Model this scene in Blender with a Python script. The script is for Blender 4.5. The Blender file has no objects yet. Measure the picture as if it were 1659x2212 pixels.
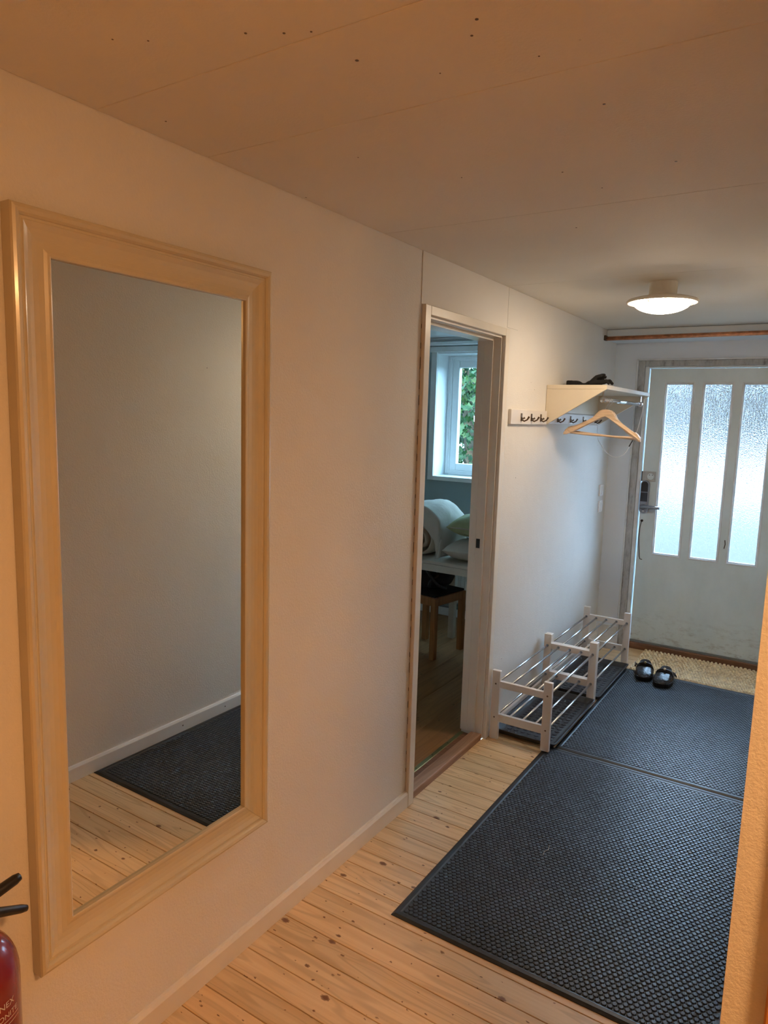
import bpy, bmesh, math, random
from mathutils import Vector, Matrix, noise
R = random.Random(7)
PI = math.pi
SC = bpy.context.scene
COL = SC.collection

# ------------------------------------------------------------------ camera
CAM_POS = Vector((1.404, 0.0, 1.653))
YAW, PITCH, ROLL, FPX = 0.5682, 0.1365, 0.0294, 1514.0
fw = Vector((-math.sin(YAW) * math.cos(PITCH), math.cos(YAW) * math.cos(PITCH), -math.sin(PITCH)))
rt = Vector((math.cos(YAW), math.sin(YAW), 0))
up = rt.cross(fw)
r2 = rt * math.cos(ROLL) + up * math.sin(ROLL)
u2 = up * math.cos(ROLL) - rt * math.sin(ROLL)
cam = bpy.data.cameras.new('camera')
co = bpy.data.objects.new('camera', cam)
COL.objects.link(co)
cam.sensor_fit = 'HORIZONTAL'
cam.sensor_width = 36.0
cam.lens = FPX / 1659.0 * 36.0
cam.clip_start = 0.02
m = Matrix((r2, u2, -fw)).transposed().to_4x4()
m.translation = CAM_POS
co.matrix_world = m
SC.camera = co

# ------------------------------------------------------------------ sky, sun, exposure
w = bpy.data.worlds.new('sky')
SC.world = w
w.use_nodes = True
bg = w.node_tree.nodes['Background']
bg.inputs[0].default_value = (0.44, 0.71, 1.0, 1)
bg.inputs[1].default_value = 24.0
sun = bpy.data.lights.new('sun', 'SUN')
sun.energy = 12.0
sun.angle = math.radians(3)
sun.color = (1, 0.95, 0.86)
so = bpy.data.objects.new('sun', sun)
COL.objects.link(so)
so.rotation_euler = (math.radians(50), 0, math.radians(-12))     # from behind the house, high, towards +y
SC.view_settings.view_transform = 'Standard'
SC.view_settings.look = 'None'
SC.view_settings.gamma = 1
SC.view_settings.use_curve_mapping = False
SC.view_settings.exposure = 0.0
cy = SC.cycles
cy.use_adaptive_sampling = True
cy.adaptive_threshold = 0.02
cy.max_bounces = 9
cy.diffuse_bounces = 6
cy.glossy_bounces = 5
cy.transmission_bounces = 8
cy.transparent_max_bounces = 12
cy.sample_clamp_indirect = 40.0
cy.use_denoising = True
cy.caustics_reflective = False
cy.caustics_refractive = True
cy.blur_glossy = 0.5

LAMP_CEIL = 61.0        # radiance of the hall lamp's glass
LAMP_WARM = 212.0       # radiance of the side room lamp's glass


def S(r, g, b):
    f = lambda c: c / 12.92 if c <= 0.04045 else ((c + 0.055) / 1.055) ** 2.4
    return (f(r / 255), f(g / 255), f(b / 255))


# ------------------------------------------------------------------ materials
def nodes(name):
    mt = bpy.data.materials.new(name)
    mt.use_nodes = True
    nt = mt.node_tree
    return mt, nt, nt.nodes['Principled BSDF']


def N(nt, typ, **kw):
    n = nt.nodes.new(typ)
    for k, v in kw.items():
        if k in n.inputs.keys():
            n.inputs[k].default_value = v
        else:
            setattr(n, k, v)
    return n


def mapped(nt, scale=(1, 1, 1), rnd=False, coord='Object'):
    tc = N(nt, 'ShaderNodeTexCoord')
    mp = N(nt, 'ShaderNodeMapping')
    mp.inputs['Scale'].default_value = scale
    nt.links.new(tc.outputs[coord], mp.inputs['Vector'])
    if rnd:
        oi = N(nt, 'ShaderNodeObjectInfo')
        cb = N(nt, 'ShaderNodeCombineXYZ')
        for i, k in enumerate((91.0, 57.0, 33.0)):
            mm = N(nt, 'ShaderNodeMath', operation='MULTIPLY')
            mm.inputs[1].default_value = k
            nt.links.new(oi.outputs['Random'], mm.inputs[0])
            nt.links.new(mm.outputs[0], cb.inputs[i])
        nt.links.new(cb.outputs[0], mp.inputs['Location'])
    return mp.outputs[0]


def ramp(nt, fac, stops):
    r = N(nt, 'ShaderNodeValToRGB')
    e = r.color_ramp.elements
    while len(e) < len(stops):
        e.new(0.5)
    for el, (p, c) in zip(e, stops):
        el.position = p
        el.color = (*c, 1) if len(c) == 3 else c
    nt.links.new(fac, r.inputs[0])
    return r.outputs[0]


def mixc(nt, fac, a, b, mode='MIX'):
    mx = N(nt, 'ShaderNodeMix', data_type='RGBA', blend_type=mode)
    for sock, v in ((0, fac), (6, a), (7, b)):
        if hasattr(v, 'is_output'):
            nt.links.new(v, mx.inputs[sock])
        else:
            mx.inputs[sock].default_value = v if sock == 0 else (*v, 1)
    return mx.outputs[2]


def bump(nt, bsdf, height, strength=0.3, dist=0.002):
    b = N(nt, 'ShaderNodeBump')
    b.inputs['Strength'].default_value = strength
    b.inputs['Distance'].default_value = dist
    nt.links.new(height, b.inputs['Height'])
    nt.links.new(b.outputs[0], bsdf.inputs['Normal'])


def simple(name, c, rough=0.5, metal=0.0, var=0.12, vscale=6.0, bs=0.0, bscale=120.0, bdist=0.001, coat=0.0):
    """plain stuff with a little cloudy colour variation and fine relief"""
    mt, nt, b = nodes(name)
    v = mapped(nt)
    nz = N(nt, 'ShaderNodeTexNoise', Scale=vscale, Detail=4.0)
    nt.links.new(v, nz.inputs['Vector'])
    lo = tuple(x * (1 - var) for x in c)
    hi = tuple(min(1, x * (1 + var)) for x in c)
    nt.links.new(ramp(nt, nz.outputs['Fac'], [(0.3, lo), (0.7, hi)]), b.inputs['Base Color'])
    b.inputs['Roughness'].default_value = rough
    b.inputs['Metallic'].default_value = metal
    if coat:
        b.inputs['Coat Weight'].default_value = coat
        b.inputs['Coat Roughness'].default_value = 0.12
    if bs:
        n2 = N(nt, 'ShaderNodeTexNoise', Scale=bscale, Detail=5.0)
        nt.links.new(v, n2.inputs['Vector'])
        bump(nt, b, n2.outputs['Fac'], bs, bdist)
    return mt


def plaster(name, c, strength=0.75):
    mt, nt, b = nodes(name)
    v = mapped(nt)
    n1 = N(nt, 'ShaderNodeTexNoise', Scale=130.0, Detail=6.0, Roughness=0.62)
    n2 = N(nt, 'ShaderNodeTexNoise', Scale=14.0, Detail=5.0)
    n3 = N(nt, 'ShaderNodeTexNoise', Scale=1.7, Detail=3.0)
    vo = N(nt, 'ShaderNodeTexVoronoi', Scale=9.0)
    for n in (n1, n2, n3, vo):
        nt.links.new(v, n.inputs['Vector'])
    lo = tuple(x * 0.93 for x in c)
    base = ramp(nt, n3.outputs['Fac'], [(0.3, lo), (0.7, c)])
    # rare little chips and specks
    sp = ramp(nt, vo.outputs['Distance'], [(0.0, (1, 1, 1)), (0.022, (1, 1, 1)), (0.036, (0, 0, 0))])
    pick = ramp(nt, n2.outputs['Fac'], [(0.56, (0, 0, 0)), (0.6, (1, 1, 1))])
    spm = mixc(nt, 1.0, sp, pick, 'MULTIPLY')
    nt.links.new(mixc(nt, spm, base, tuple(x * 0.35 for x in c)), b.inputs['Base Color'])
    b.inputs['Roughness'].default_value = 0.75
    b.inputs['Specular IOR Level'].default_value = 0.3
    ad = N(nt, 'ShaderNodeMath', operation='MULTIPLY_ADD')
    ad.inputs[1].default_value = 0.8
    nt.links.new(n2.outputs['Fac'], ad.inputs[0])
    nt.links.new(n1.outputs['Fac'], ad.inputs[2])
    bump(nt, b, ad.outputs[0], strength, 0.0022)
    return mt


def timber(name, light, dark, knot, rough=0.42, along='X', knots=True, rnd=True, gscale=1.0):
    mt, nt, b = nodes(name)
    k = {'X': (1.3, 46, 46), 'Y': (46, 1.3, 46), 'Z': (46, 46, 1.3)}[along]
    k2 = {'X': (0.8, 9, 9), 'Y': (9, 0.8, 9), 'Z': (9, 9, 0.8)}[along]
    g = N(nt, 'ShaderNodeTexNoise', Scale=1.0 * gscale, Detail=4.0, Distortion=0.6)
    nt.links.new(mapped(nt, k, rnd), g.inputs['Vector'])
    wv = N(nt, 'ShaderNodeTexNoise', Scale=1.6 * gscale, Detail=1.0, Distortion=0.4)
    nt.links.new(mapped(nt, k2, rnd), wv.inputs['Vector'])
    sn = N(nt, 'ShaderNodeMath', operation='MULTIPLY')
    sn.inputs[1].default_value = 52.0
    nt.links.new(wv.outputs['Fac'], sn.inputs[0])
    si = N(nt, 'ShaderNodeMath', operation='SINE')
    nt.links.new(sn.outputs[0], si.inputs[0])
    rings = ramp(nt, si.outputs[0], [(0.35, (0, 0, 0)), (1.0, (0.85, 0.85, 0.85))])
    base = ramp(nt, g.outputs['Fac'], [(0.3, dark), (0.62, light)])
    mid = tuple((a * 0.3 + c * 0.7) * 0.86 for a, c in zip(light, dark))
    colr = mixc(nt, rings, base, mid)
    if rnd:
        oi = N(nt, 'ShaderNodeObjectInfo')
        tone = ramp(nt, oi.outputs['Random'], [(0.0, (0.86, 0.84, 0.80)), (0.5, (1, 1, 1)), (1.0, (1.0, 0.94, 0.86))])
        colr = mixc(nt, 1.0, colr, tone, 'MULTIPLY')
    if knots:
        ks = {'X': (5.2, 8.5, 5.2), 'Y': (8.5, 5.2, 5.2), 'Z': (5.2, 5.2, 8.5)}[along]
        for sc, r0 in ((1.0, 0.092), (1.6, 0.090), (2.7, 0.080)):
            vo = N(nt, 'ShaderNodeTexVoronoi', Scale=sc, voronoi_dimensions='2D')
            nz = N(nt, 'ShaderNodeTexNoise', Scale=22.0, Detail=1.0)
            vec = mapped(nt, ks, rnd)
            nt.links.new(vec, nz.inputs['Vector'])
            ml = N(nt, 'ShaderNodeVectorMath', operation='MULTIPLY_ADD')
            ml.inputs[1].default_value = (0.06, 0.06, 0.06)
            nt.links.new(nz.outputs['Color'], ml.inputs[0])
            nt.links.new(vec, ml.inputs[2])
            nt.links.new(ml.outputs[0], vo.inputs['Vector'])
            sep = N(nt, 'ShaderNodeSeparateColor')
            nt.links.new(vo.outputs['Color'], sep.inputs[0])
            # radius grows with the cell's random red, many cells get none
            rad = N(nt, 'ShaderNodeMath', operation='MULTIPLY_ADD')
            rad.inputs[1].default_value = r0 * 1.9
            rad.inputs[2].default_value = -r0 * 0.9
            nt.links.new(sep.outputs[0], rad.inputs[0])
            df = N(nt, 'ShaderNodeMath', operation='SUBTRACT')
            nt.links.new(rad.outputs[0], df.inputs[0])
            nt.links.new(vo.outputs['Distance'], df.inputs[1])
            msk = ramp(nt, df.outputs[0], [(0.0, (0, 0, 0)), (0.018, (0.75, 0.75, 0.75)), (0.05, (1, 1, 1))])
            colr = mixc(nt, msk, colr, knot)
    nt.links.new(colr, b.inputs['Base Color'])
    b.inputs['Roughness'].default_value = rough
    bump(nt, b, g.outputs['Fac'], 0.06, 0.001)
    return mt


M = {}
M['wall'] = plaster('white_plaster', (0.80, 0.775, 0.73))
M['wall_smooth'] = plaster('smooth_painted_board', (0.80, 0.775, 0.73), 0.1)
M['end_paint'] = plaster('daylight_tinted_white_paint', (0.76, 0.82, 0.88), 0.1)  # cool daylight cast mixed into the white paint colour
M['rear_paint'] = plaster('low_bounce_tan_paint', (0.46, 0.40, 0.32), 0.2)  # unseen side room walls toned down so they bounce less light
M['ceiling'] = plaster('ceiling_paint', (0.80, 0.765, 0.69), 0.3)
M['teal'] = plaster('grey_teal_wall_paint', S(160, 178, 182), 0.12)
M['paint'] = simple('cream_gloss_paint', (0.76, 0.71, 0.62), 0.35, var=0.05)
M['white'] = simple('white_gloss_paint', (0.80, 0.79, 0.77), 0.32, var=0.04)
M['winwhite'] = simple('white_window_paint', (0.82, 0.83, 0.84), 0.35, var=0.04)
M['ivory'] = simple('ivory_lacquer', (0.60, 0.53, 0.38), 0.24, var=0.06, vscale=3.0, coat=0.3)
M['pine'] = timber('knotty_pine_boards', (0.82, 0.615, 0.37), (0.70, 0.485, 0.265), (0.19, 0.085, 0.04))
M['dark_gap'] = simple('dark_joint', (0.035, 0.02, 0.012), 0.9)
M['laminate'] = timber('oak_laminate', (0.36, 0.185, 0.075), (0.28, 0.135, 0.05), (0.12, 0.06, 0.025), 0.3, 'Y', gscale=0.6)
M['sill_wood'] = timber('worn_brown_wood', (0.40, 0.235, 0.15), (0.28, 0.15, 0.085), (0.08, 0.04, 0.02), 0.5, 'Y', knots=False, rnd=False)
M['door_sill'] = timber('red_brown_wood', (0.24, 0.115, 0.06), (0.15, 0.07, 0.035), (0.08, 0.04, 0.02), 0.45, 'X', knots=False, rnd=False)
M['pine_trim'] = timber('orange_pine_trim', (0.62, 0.27, 0.07), (0.5, 0.2, 0.05), (0.2, 0.08, 0.03), 0.4, 'Z', knots=False, rnd=False)
M['beech'] = timber('pale_beech', (0.74, 0.56, 0.39), (0.66, 0.48, 0.32), (0.3, 0.2, 0.1), 0.38, 'X', knots=False, rnd=False)
M['stool_wood'] = timber('oak_stool_wood', (0.42, 0.18, 0.06), (0.33, 0.13, 0.04), (0.1, 0.05, 0.02), 0.4, 'Z', knots=False, rnd=False)
M['steel'] = simple('brushed_steel', (0.62, 0.63, 0.64), 0.25, 1.0, 0.05)
M['chrome'] = simple('chrome', (0.72, 0.72, 0.73), 0.12, 1.0, 0.03)
M['dark_metal'] = simple('dark_bronze_metal', (0.16, 0.12, 0.09), 0.35, 0.9, 0.2)
M['brass'] = simple('dull_brass', (0.50, 0.42, 0.20), 0.35, 1.0, 0.15)
M['copper'] = simple('worn_copper', (0.66, 0.27, 0.13), 0.3, 0.9, 0.3, 30.0)
M['rubber'] = simple('black_rubber', (0.018, 0.025, 0.034), 0.42, var=0.25, vscale=3.0, bs=0.2, bscale=300)
M['stud_rubber'] = simple('blue_cast_black_rubber', (0.028, 0.043, 0.066), 0.40, var=0.3, vscale=2.5, bs=0.15, bscale=250)  # bluish daylight cast on the studs put into the rubber colour
M['tray'] = simple('grey_black_plastic', (0.030, 0.036, 0.044), 0.4, var=0.1, bs=0.1, bscale=200)
M['jute'] = simple('braided_jute', (0.80, 0.66, 0.44), 0.85, var=0.3, vscale=45.0, bs=0.7, bscale=220, bdist=0.003)
M['leather'] = simple('scuffed_black_leather', (0.018, 0.021, 0.026), 0.26, var=0.5, vscale=30, bs=0.10, bscale=60, bdist=0.0015)
M['black'] = simple('black_plastic', (0.012, 0.012, 0.013), 0.35, var=0.2)
M['black_cloth'] = simple('black_cloth', (0.010, 0.010, 0.011), 0.9, var=0.3, vscale=12, bs=0.3, bscale=90)
M['red'] = simple('red_lacquer', (0.20, 0.007, 0.010), 0.22, var=0.1, coat=0.5)
M['cream'] = simple('cream_laminate', (0.76, 0.68, 0.54), 0.38, var=0.04)
M['rackwhite'] = simple('white_lacquered_wood', (0.76, 0.72, 0.67), 0.35, var=0.04)
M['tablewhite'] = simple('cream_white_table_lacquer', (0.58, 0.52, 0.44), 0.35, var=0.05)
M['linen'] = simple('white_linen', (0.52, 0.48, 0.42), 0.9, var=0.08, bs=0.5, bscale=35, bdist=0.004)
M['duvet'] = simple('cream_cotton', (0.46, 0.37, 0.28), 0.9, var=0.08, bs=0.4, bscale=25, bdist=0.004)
M['green_linen'] = simple('pale_green_linen', (0.36, 0.38, 0.21), 0.9, var=0.2, vscale=9, bs=0.4, bscale=40, bdist=0.003)
M['radiator'] = simple('radiator_enamel', (0.62, 0.60, 0.57), 0.4, var=0.04)
M['switch'] = simple('white_switch_plastic', (0.88, 0.89, 0.90), 0.3, var=0.02)
M['grey_metal'] = simple('grey_satin_metal', (0.30, 0.34, 0.39), 0.35, 0.85, 0.08)
M['blue_black'] = simple('dark_glass_panel', (0.012, 0.018, 0.028), 0.15, var=0.1)
M['print'] = simple('faded_white_print', (0.62, 0.50, 0.42), 0.5)
M['gravel'] = simple('pale_gravel', (0.12, 0.115, 0.105), 0.95, var=0.2, vscale=1.0, bs=0.5, bscale=20)
M['lawn'] = simple('grey_green_lawn', (0.013, 0.017, 0.011), 0.95, var=0.35, vscale=1.2, bs=0.5, bscale=30)
M['bark'] = simple('brown_bark', (0.09, 0.06, 0.04), 0.9, var=0.4, vscale=20, bs=0.8, bscale=25)


def leaf_mat():
    mt, nt, b = nodes('green_leaves')
    oi = N(nt, 'ShaderNodeTexNoise', Scale=5.0, Detail=2.0)
    nt.links.new(mapped(nt), oi.inputs['Vector'])
    c = ramp(nt, oi.outputs['Fac'], [(0.3, (0.006, 0.026, 0.010)), (0.5, (0.013, 0.050, 0.012)), (0.7, (0.05, 0.09, 0.012))])
    nt.links.new(c, b.inputs['Base Color'])
    b.inputs['Roughness'].default_value = 0.55
    tr = N(nt, 'ShaderNodeBsdfTranslucent')
    nt.links.new(c, tr.inputs['Color'])
    mx = N(nt, 'ShaderNodeMixShader')
    mx.inputs[0].default_value = 0.4
    nt.links.new(b.outputs[0], mx.inputs[1])
    nt.links.new(tr.outputs[0], mx.inputs[2])
    nt.links.new(mx.outputs[0], nt.nodes['Material Output'].inputs['Surface'])
    return mt


M['leaf'] = leaf_mat()
M['hedge_leaf'] = simple('grey_green_hedge_leaves', (0.030, 0.038, 0.032), 0.6, var=0.75, vscale=0.35)


def clear_glass():
    mt, nt, b = nodes('clear_window_glass')
    nt.nodes.remove(b)
    t = N(nt, 'ShaderNodeBsdfTransparent')
    t.inputs[0].default_value = (0.90, 0.97, 0.95, 1)
    g = N(nt, 'ShaderNodeBsdfGlossy', Roughness=0.02)
    lw = N(nt, 'ShaderNodeLayerWeight', Blend=0.5)
    pw = N(nt, 'ShaderNodeMath', operation='POWER')
    pw.inputs[1].default_value = 5.0
    nt.links.new(lw.outputs['Facing'], pw.inputs[0])
    fr = N(nt, 'ShaderNodeMath', operation='MULTIPLY_ADD')
    fr.inputs[1].default_value = 0.9
    fr.inputs[2].default_value = 0.035
    nt.links.new(pw.outputs[0], fr.inputs[0])
    mx = N(nt, 'ShaderNodeMixShader')
    nt.links.new(fr.outputs[0], mx.inputs[0])
    nt.links.new(t.outputs[0], mx.inputs[1])
    nt.links.new(g.outputs[0], mx.inputs[2])
    nt.links.new(mx.outputs[0], nt.nodes['Material Output'].inputs['Surface'])
    return mt


M['glass'] = clear_glass()


def cathedral_glass():
    """rolled rain glass: vertical runnels, see-through but scattering"""
    mt, nt, b = nodes('rain_patterned_glass')
    nt.nodes.remove(b)
    n1 = N(nt, 'ShaderNodeTexNoise', Scale=1.0, Detail=3.0, Distortion=1.2)
    nt.links.new(mapped(nt, (95, 95, 9)), n1.inputs['Vector'])
    n2 = N(nt, 'ShaderNodeTexNoise', Scale=1.0, Detail=2.0)
    nt.links.new(mapped(nt, (150, 150, 110)), n2.inputs['Vector'])
    ad = N(nt, 'ShaderNodeMath', operation='MULTIPLY_ADD')
    ad.inputs[1].default_value = 0.6
    nt.links.new(n2.outputs['Fac'], ad.inputs[0])
    nt.links.new(n1.outputs['Fac'], ad.inputs[2])
    bp = N(nt, 'ShaderNodeBump')
    bp.inputs['Strength'].default_value = 1.0
    bp.inputs['Distance'].default_value = 0.004
    nt.links.new(ad.outputs[0], bp.inputs['Height'])
    rf = N(nt, 'ShaderNodeBsdfRefraction', Roughness=0.05, IOR=1.3)
    rf.inputs['Color'].default_value = (0.98, 0.96, 0.97, 1)
    tl = N(nt, 'ShaderNodeBsdfTranslucent')
    tl.inputs['Color'].default_value = (0.86, 0.95, 0.96, 1)
    gl = N(nt, 'ShaderNodeBsdfGlossy', Roughness=0.15)
    for n in (rf, tl, gl):
        nt.links.new(bp.outputs[0], n.inputs['Normal'])
    m1 = N(nt, 'ShaderNodeMixShader')
    m1.inputs[0].default_value = 0.0
    nt.links.new(rf.outputs[0], m1.inputs[1])
    nt.links.new(tl.outputs[0], m1.inputs[2])
    m2 = N(nt, 'ShaderNodeMixShader')
    m2.inputs[0].default_value = 0.06
    nt.links.new(m1.outputs[0], m2.inputs[1])
    nt.links.new(gl.outputs[0], m2.inputs[2])
    nt.links.new(m2.outputs[0], nt.nodes['Material Output'].inputs['Surface'])
    return mt


M['rain_glass'] = cathedral_glass()


def door_paint():
    mt, nt, b = nodes('scuffed_grey_white_door_paint')
    n1 = N(nt, 'ShaderNodeTexNoise', Scale=3.2, Detail=6.0, Roughness=0.65)
    nt.links.new(mapped(nt, (1.6, 1, 0.8)), n1.inputs['Vector'])
    n2 = N(nt, 'ShaderNodeTexNoise', Scale=17.0, Detail=6.0, Roughness=0.7)
    nt.links.new(mapped(nt, (1, 1, 2.5)), n2.inputs['Vector'])
    base = ramp(nt, n1.outputs['Fac'], [(0.3, (0.58, 0.67, 0.68)), (0.65, (0.67, 0.76, 0.77))])
    tc = N(nt, 'ShaderNodeTexCoord')
    sp = N(nt, 'ShaderNodeSeparateXYZ')
    nt.links.new(tc.outputs['Object'], sp.inputs[0])
    # kicked and muddied along the foot of the door
    low = ramp(nt, sp.outputs['Z'], [(0.09, (1, 1, 1)), (0.34, (0.0, 0.0, 0.0))])
    grime = ramp(nt, n2.outputs['Fac'], [(0.50, (0, 0, 0)), (0.80, (0.9, 0.9, 0.9))])
    msk = mixc(nt, 1.0, low, grime, 'MULTIPLY')
    nt.links.new(mixc(nt, msk, base, (0.22, 0.20, 0.17)), b.inputs['Base Color'])
    b.inputs['Roughness'].default_value = 0.45
    return mt


def worn_frame():
    mt, nt, b = nodes('weathered_grey_frame_paint')
    n1 = N(nt, 'ShaderNodeTexNoise', Scale=9.0, Detail=6.0, Roughness=0.7)
    nt.links.new(mapped(nt, (3, 3, 1)), n1.inputs['Vector'])
    nt.links.new(ramp(nt, n1.outputs['Fac'], [(0.30, (0.16, 0.16, 0.155)), (0.45, (0.38, 0.385, 0.38)), (0.7, (0.50, 0.515, 0.51))]), b.inputs['Base Color'])
    b.inputs['Roughness'].default_value = 0.6
    bump(nt, b, n1.outputs['Fac'], 0.4, 0.002)
    return mt


M['door'] = door_paint()
M['worn'] = worn_frame()
M['frame_paint'] = simple('blue_white_frame_paint', (0.66, 0.69, 0.70), 0.4, var=0.12, vscale=12)


def mirror_mat():
    mt, nt, b = nodes('mirror_silver')
    nz = N(nt, 'ShaderNodeTexNoise', Scale=2.0, Detail=1.0)
    nt.links.new(mapped(nt), nz.inputs['Vector'])
    nt.links.new(ramp(nt, nz.outputs['Fac'], [(0.3, (0.86, 0.895, 0.86)), (0.7, (0.88, 0.91, 0.875))]), b.inputs['Base Color'])
    b.inputs['Metallic'].default_value = 1.0
    b.inputs['Roughness'].default_value = 0.0
    return mt


M['mirror'] = mirror_mat()


def lamp_mat(name, c, s):
    mt, nt, b = nodes(name)
    nz = N(nt, 'ShaderNodeTexNoise', Scale=3.0)
    nt.links.new(mapped(nt), nz.inputs['Vector'])
    nt.links.new(ramp(nt, nz.outputs['Fac'], [(0.2, tuple(x * 0.97 for x in c)), (0.8, c)]), b.inputs['Emission Color'])
    b.inputs['Emission Strength'].default_value = s
    b.inputs['Base Color'].default_value = (0.8, 0.8, 0.78, 1)
    return mt


M['lamp_glow'] = lamp_mat('lit_opal_glass', (1.0, 0.78, 0.55), LAMP_CEIL)
M['warm_glow'] = lamp_mat('warm_lit_opal_glass', (1.0, 0.50, 0.19), LAMP_WARM)


# ------------------------------------------------------------------ mesh builder
class MB:
    def __init__(s):
        s.v, s.f = [], []

    def add(s, vs, fs):
        o = len(s.v)
        s.v += [tuple(x) for x in vs]
        s.f += [tuple(i + o for i in f) for f in fs]
        return s

    def box(s, a, b):
        x0, y0, z0 = (min(p, q) for p, q in zip(a, b))
        x1, y1, z1 = (max(p, q) for p, q in zip(a, b))
        return s.add([(x0, y0, z0), (x1, y0, z0), (x1, y1, z0), (x0, y1, z0), (x0, y0, z1), (x1, y0, z1), (x1, y1, z1), (x0, y1, z1)],
                     [(0, 3, 2, 1), (4, 5, 6, 7), (0, 1, 5, 4), (1, 2, 6, 5), (2, 3, 7, 6), (3, 0, 4, 7)])

    def rings(s, rings, caps=True, closed=True):
        n = len(rings[0])
        vs = [p for r in rings for p in r]
        fs = []
        for i in range(len(rings) - 1):
            for j in range(n if closed else n - 1):
                k = (j + 1) % n
                fs.append((i * n + j, i * n + k, (i + 1) * n + k, (i + 1) * n + j))
        if caps:
            fs.append(tuple(range(n - 1, -1, -1)))
            fs.append(tuple((len(rings) - 1) * n + j for j in range(n)))
        return s.add(vs, fs)

    def tube(s, pts, r, n=10, caps=True):
        pts = [Vector(p) for p in pts]
        rs = r if isinstance(r, (list, tuple)) else [r] * len(pts)
        rg = []
        ref = None
        for i, p in enumerate(pts):
            d = (pts[min(i + 1, len(pts) - 1)] - pts[max(i - 1, 0)]).normalized()
            if ref is None:
                ref = Vector((0, 0, 1)) if abs(d.z) < 0.9 else Vector((1, 0, 0))
            a = (ref - d * ref.dot(d)).normalized()
            ref = a
            b = d.cross(a)
            rg.append([p + (a * math.cos(t) + b * math.sin(t)) * rs[i] for t in (2 * PI * k / n for k in range(n))])
        return s.rings(rg, caps)

    def lathe(s, c, prof, n=32, axis='Z', caps=False):
        rg = []
        for r, h in prof:
            row = []
            for k in range(n):
                t = 2 * PI * k / n
                x, y = r * math.cos(t), r * math.sin(t)
                p = {'Z': (x, y, h), 'Y': (x, h, -y), 'X': (h, x, y)}[axis]
                row.append((c[0] + p[0], c[1] + p[1], c[2] + p[2]))
            rg.append(row)
        return s.rings(rg, caps)

    def prism(s, poly, axis, a, b):
        """poly of 2-D points pushed from a to b along axis"""
        def P(u, v, h):
            return {'X': (h, u, v), 'Y': (u, h, v), 'Z': (u, v, h)}[axis]
        return s.rings([[P(u, v, a) for u, v in poly], [P(u, v, b) for u, v in poly]])

    def xf(s, mat):
        s.v = [tuple(mat @ Vector(p)) for p in s.v]
        return s

    def build(s, name, mat, parent=None, loc=None, smooth=False, bevel=0.0, seg=1, subsurf=0, remesh=0.0, fix=True):
        me = bpy.data.meshes.new(name)
        me.from_pydata(s.v, [], s.f)
        if fix:
            bm = bmesh.new()
            bm.from_mesh(me)
            bmesh.ops.recalc_face_normals(bm, faces=bm.faces)
            bm.to_mesh(me)
            bm.free()
        me.materials.append(mat)
        if smooth:
            me.polygons.foreach_set('use_smooth', [True] * len(me.polygons))
        return link(name, me, parent, loc, bevel, seg, subsurf, remesh, smooth)


def link(name, me, parent=None, loc=None, bevel=0.0, seg=1, subsurf=0, remesh=0.0, smooth=False):
    o = bpy.data.objects.new(name, me)
    COL.objects.link(o)
    if loc is not None:
        o.location = loc
    if parent is not None:
        o.parent = parent
    if remesh:
        md = o.modifiers.new('remesh', 'REMESH')
        md.mode = 'VOXEL'
        md.voxel_size = remesh
        md.use_smooth_shade = True
        sm = o.modifiers.new('smooth', 'SMOOTH')
        sm.iterations = 4
    if bevel:
        md = o.modifiers.new('bevel', 'BEVEL')
        md.width = bevel
        md.segments = seg
        md.limit_method = 'ANGLE'
        md.angle_limit = math.radians(40)
    if subsurf:
        md = o.modifiers.new('subsurf', 'SUBSURF')
        md.levels = md.render_levels = subsurf
    return o


def tag(o, label=None, cat=None, group=None, kind=None):
    for k, v in (('label', label), ('category', cat), ('group', group), ('kind', kind)):
        if v:
            o[k] = v
    return o


def empty(name, loc, label, cat, group=None, rz=0.0):
    o = bpy.data.objects.new(name, None)
    o.empty_display_size = 0.1
    COL.objects.link(o)
    o.location = loc
    o.rotation_euler = (0, 0, rz)
    return tag(o, label, cat, group)


def struct(o, label):
    return tag(o, label, None, None, 'structure')


def copy_tree(src, label, loc, parent=None):
    c = src.copy()
    COL.objects.link(c)
    if parent is not None:
        c.parent = parent
    else:
        c['label'] = label
        c.location = loc
    for ch in list(src.children):
        copy_tree(ch, None, None, c)
    return c


H = 2.284        # ceiling height
XR = 1.34        # right wall plane of the passage
YC = 1.11        # where the right wall ends at the side room
YE = 5.25        # end wall with the entrance door
YB = 5.135       # window wall of the room beyond the doorway
D0, D1, DT = 2.487, 3.205, 2.04   # doorway in the left wall

# ------------------------------------------------------------------ floor and ceiling
floor = struct(MB().box((-0.0, -2.3, -0.06), (3.3, YE + 0.15, -0.016)).build('floor', M['dark_gap']), 'knotty pine board floor of the passage')
PITCH_B = 0.0878
y = 1.373 - PITCH_B * 40
pl = None
while y < YE:
    ya, yb = y + 0.0012, y + PITCH_B - 0.0012
    x1 = XR + 0.012 if (ya + yb) / 2 > YC else 3.25
    x1 = min(x1, XR) if (ya + yb) / 2 > YC else x1
    L = x1 - 0.0
    if pl is None or abs(pl['len'] - L) > 0.01:
        o = MB().box((0, ya - y, -0.016), (L, yb - y, 0.0)).build('plank', M['pine'], floor, (0.0, y, 0), bevel=0.0011)
        pl = o
        pl['len'] = L
    else:
        o = pl.copy()
        COL.objects.link(o)
        o.location = (0.0, y, 0)
    y += PITCH_B

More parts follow.
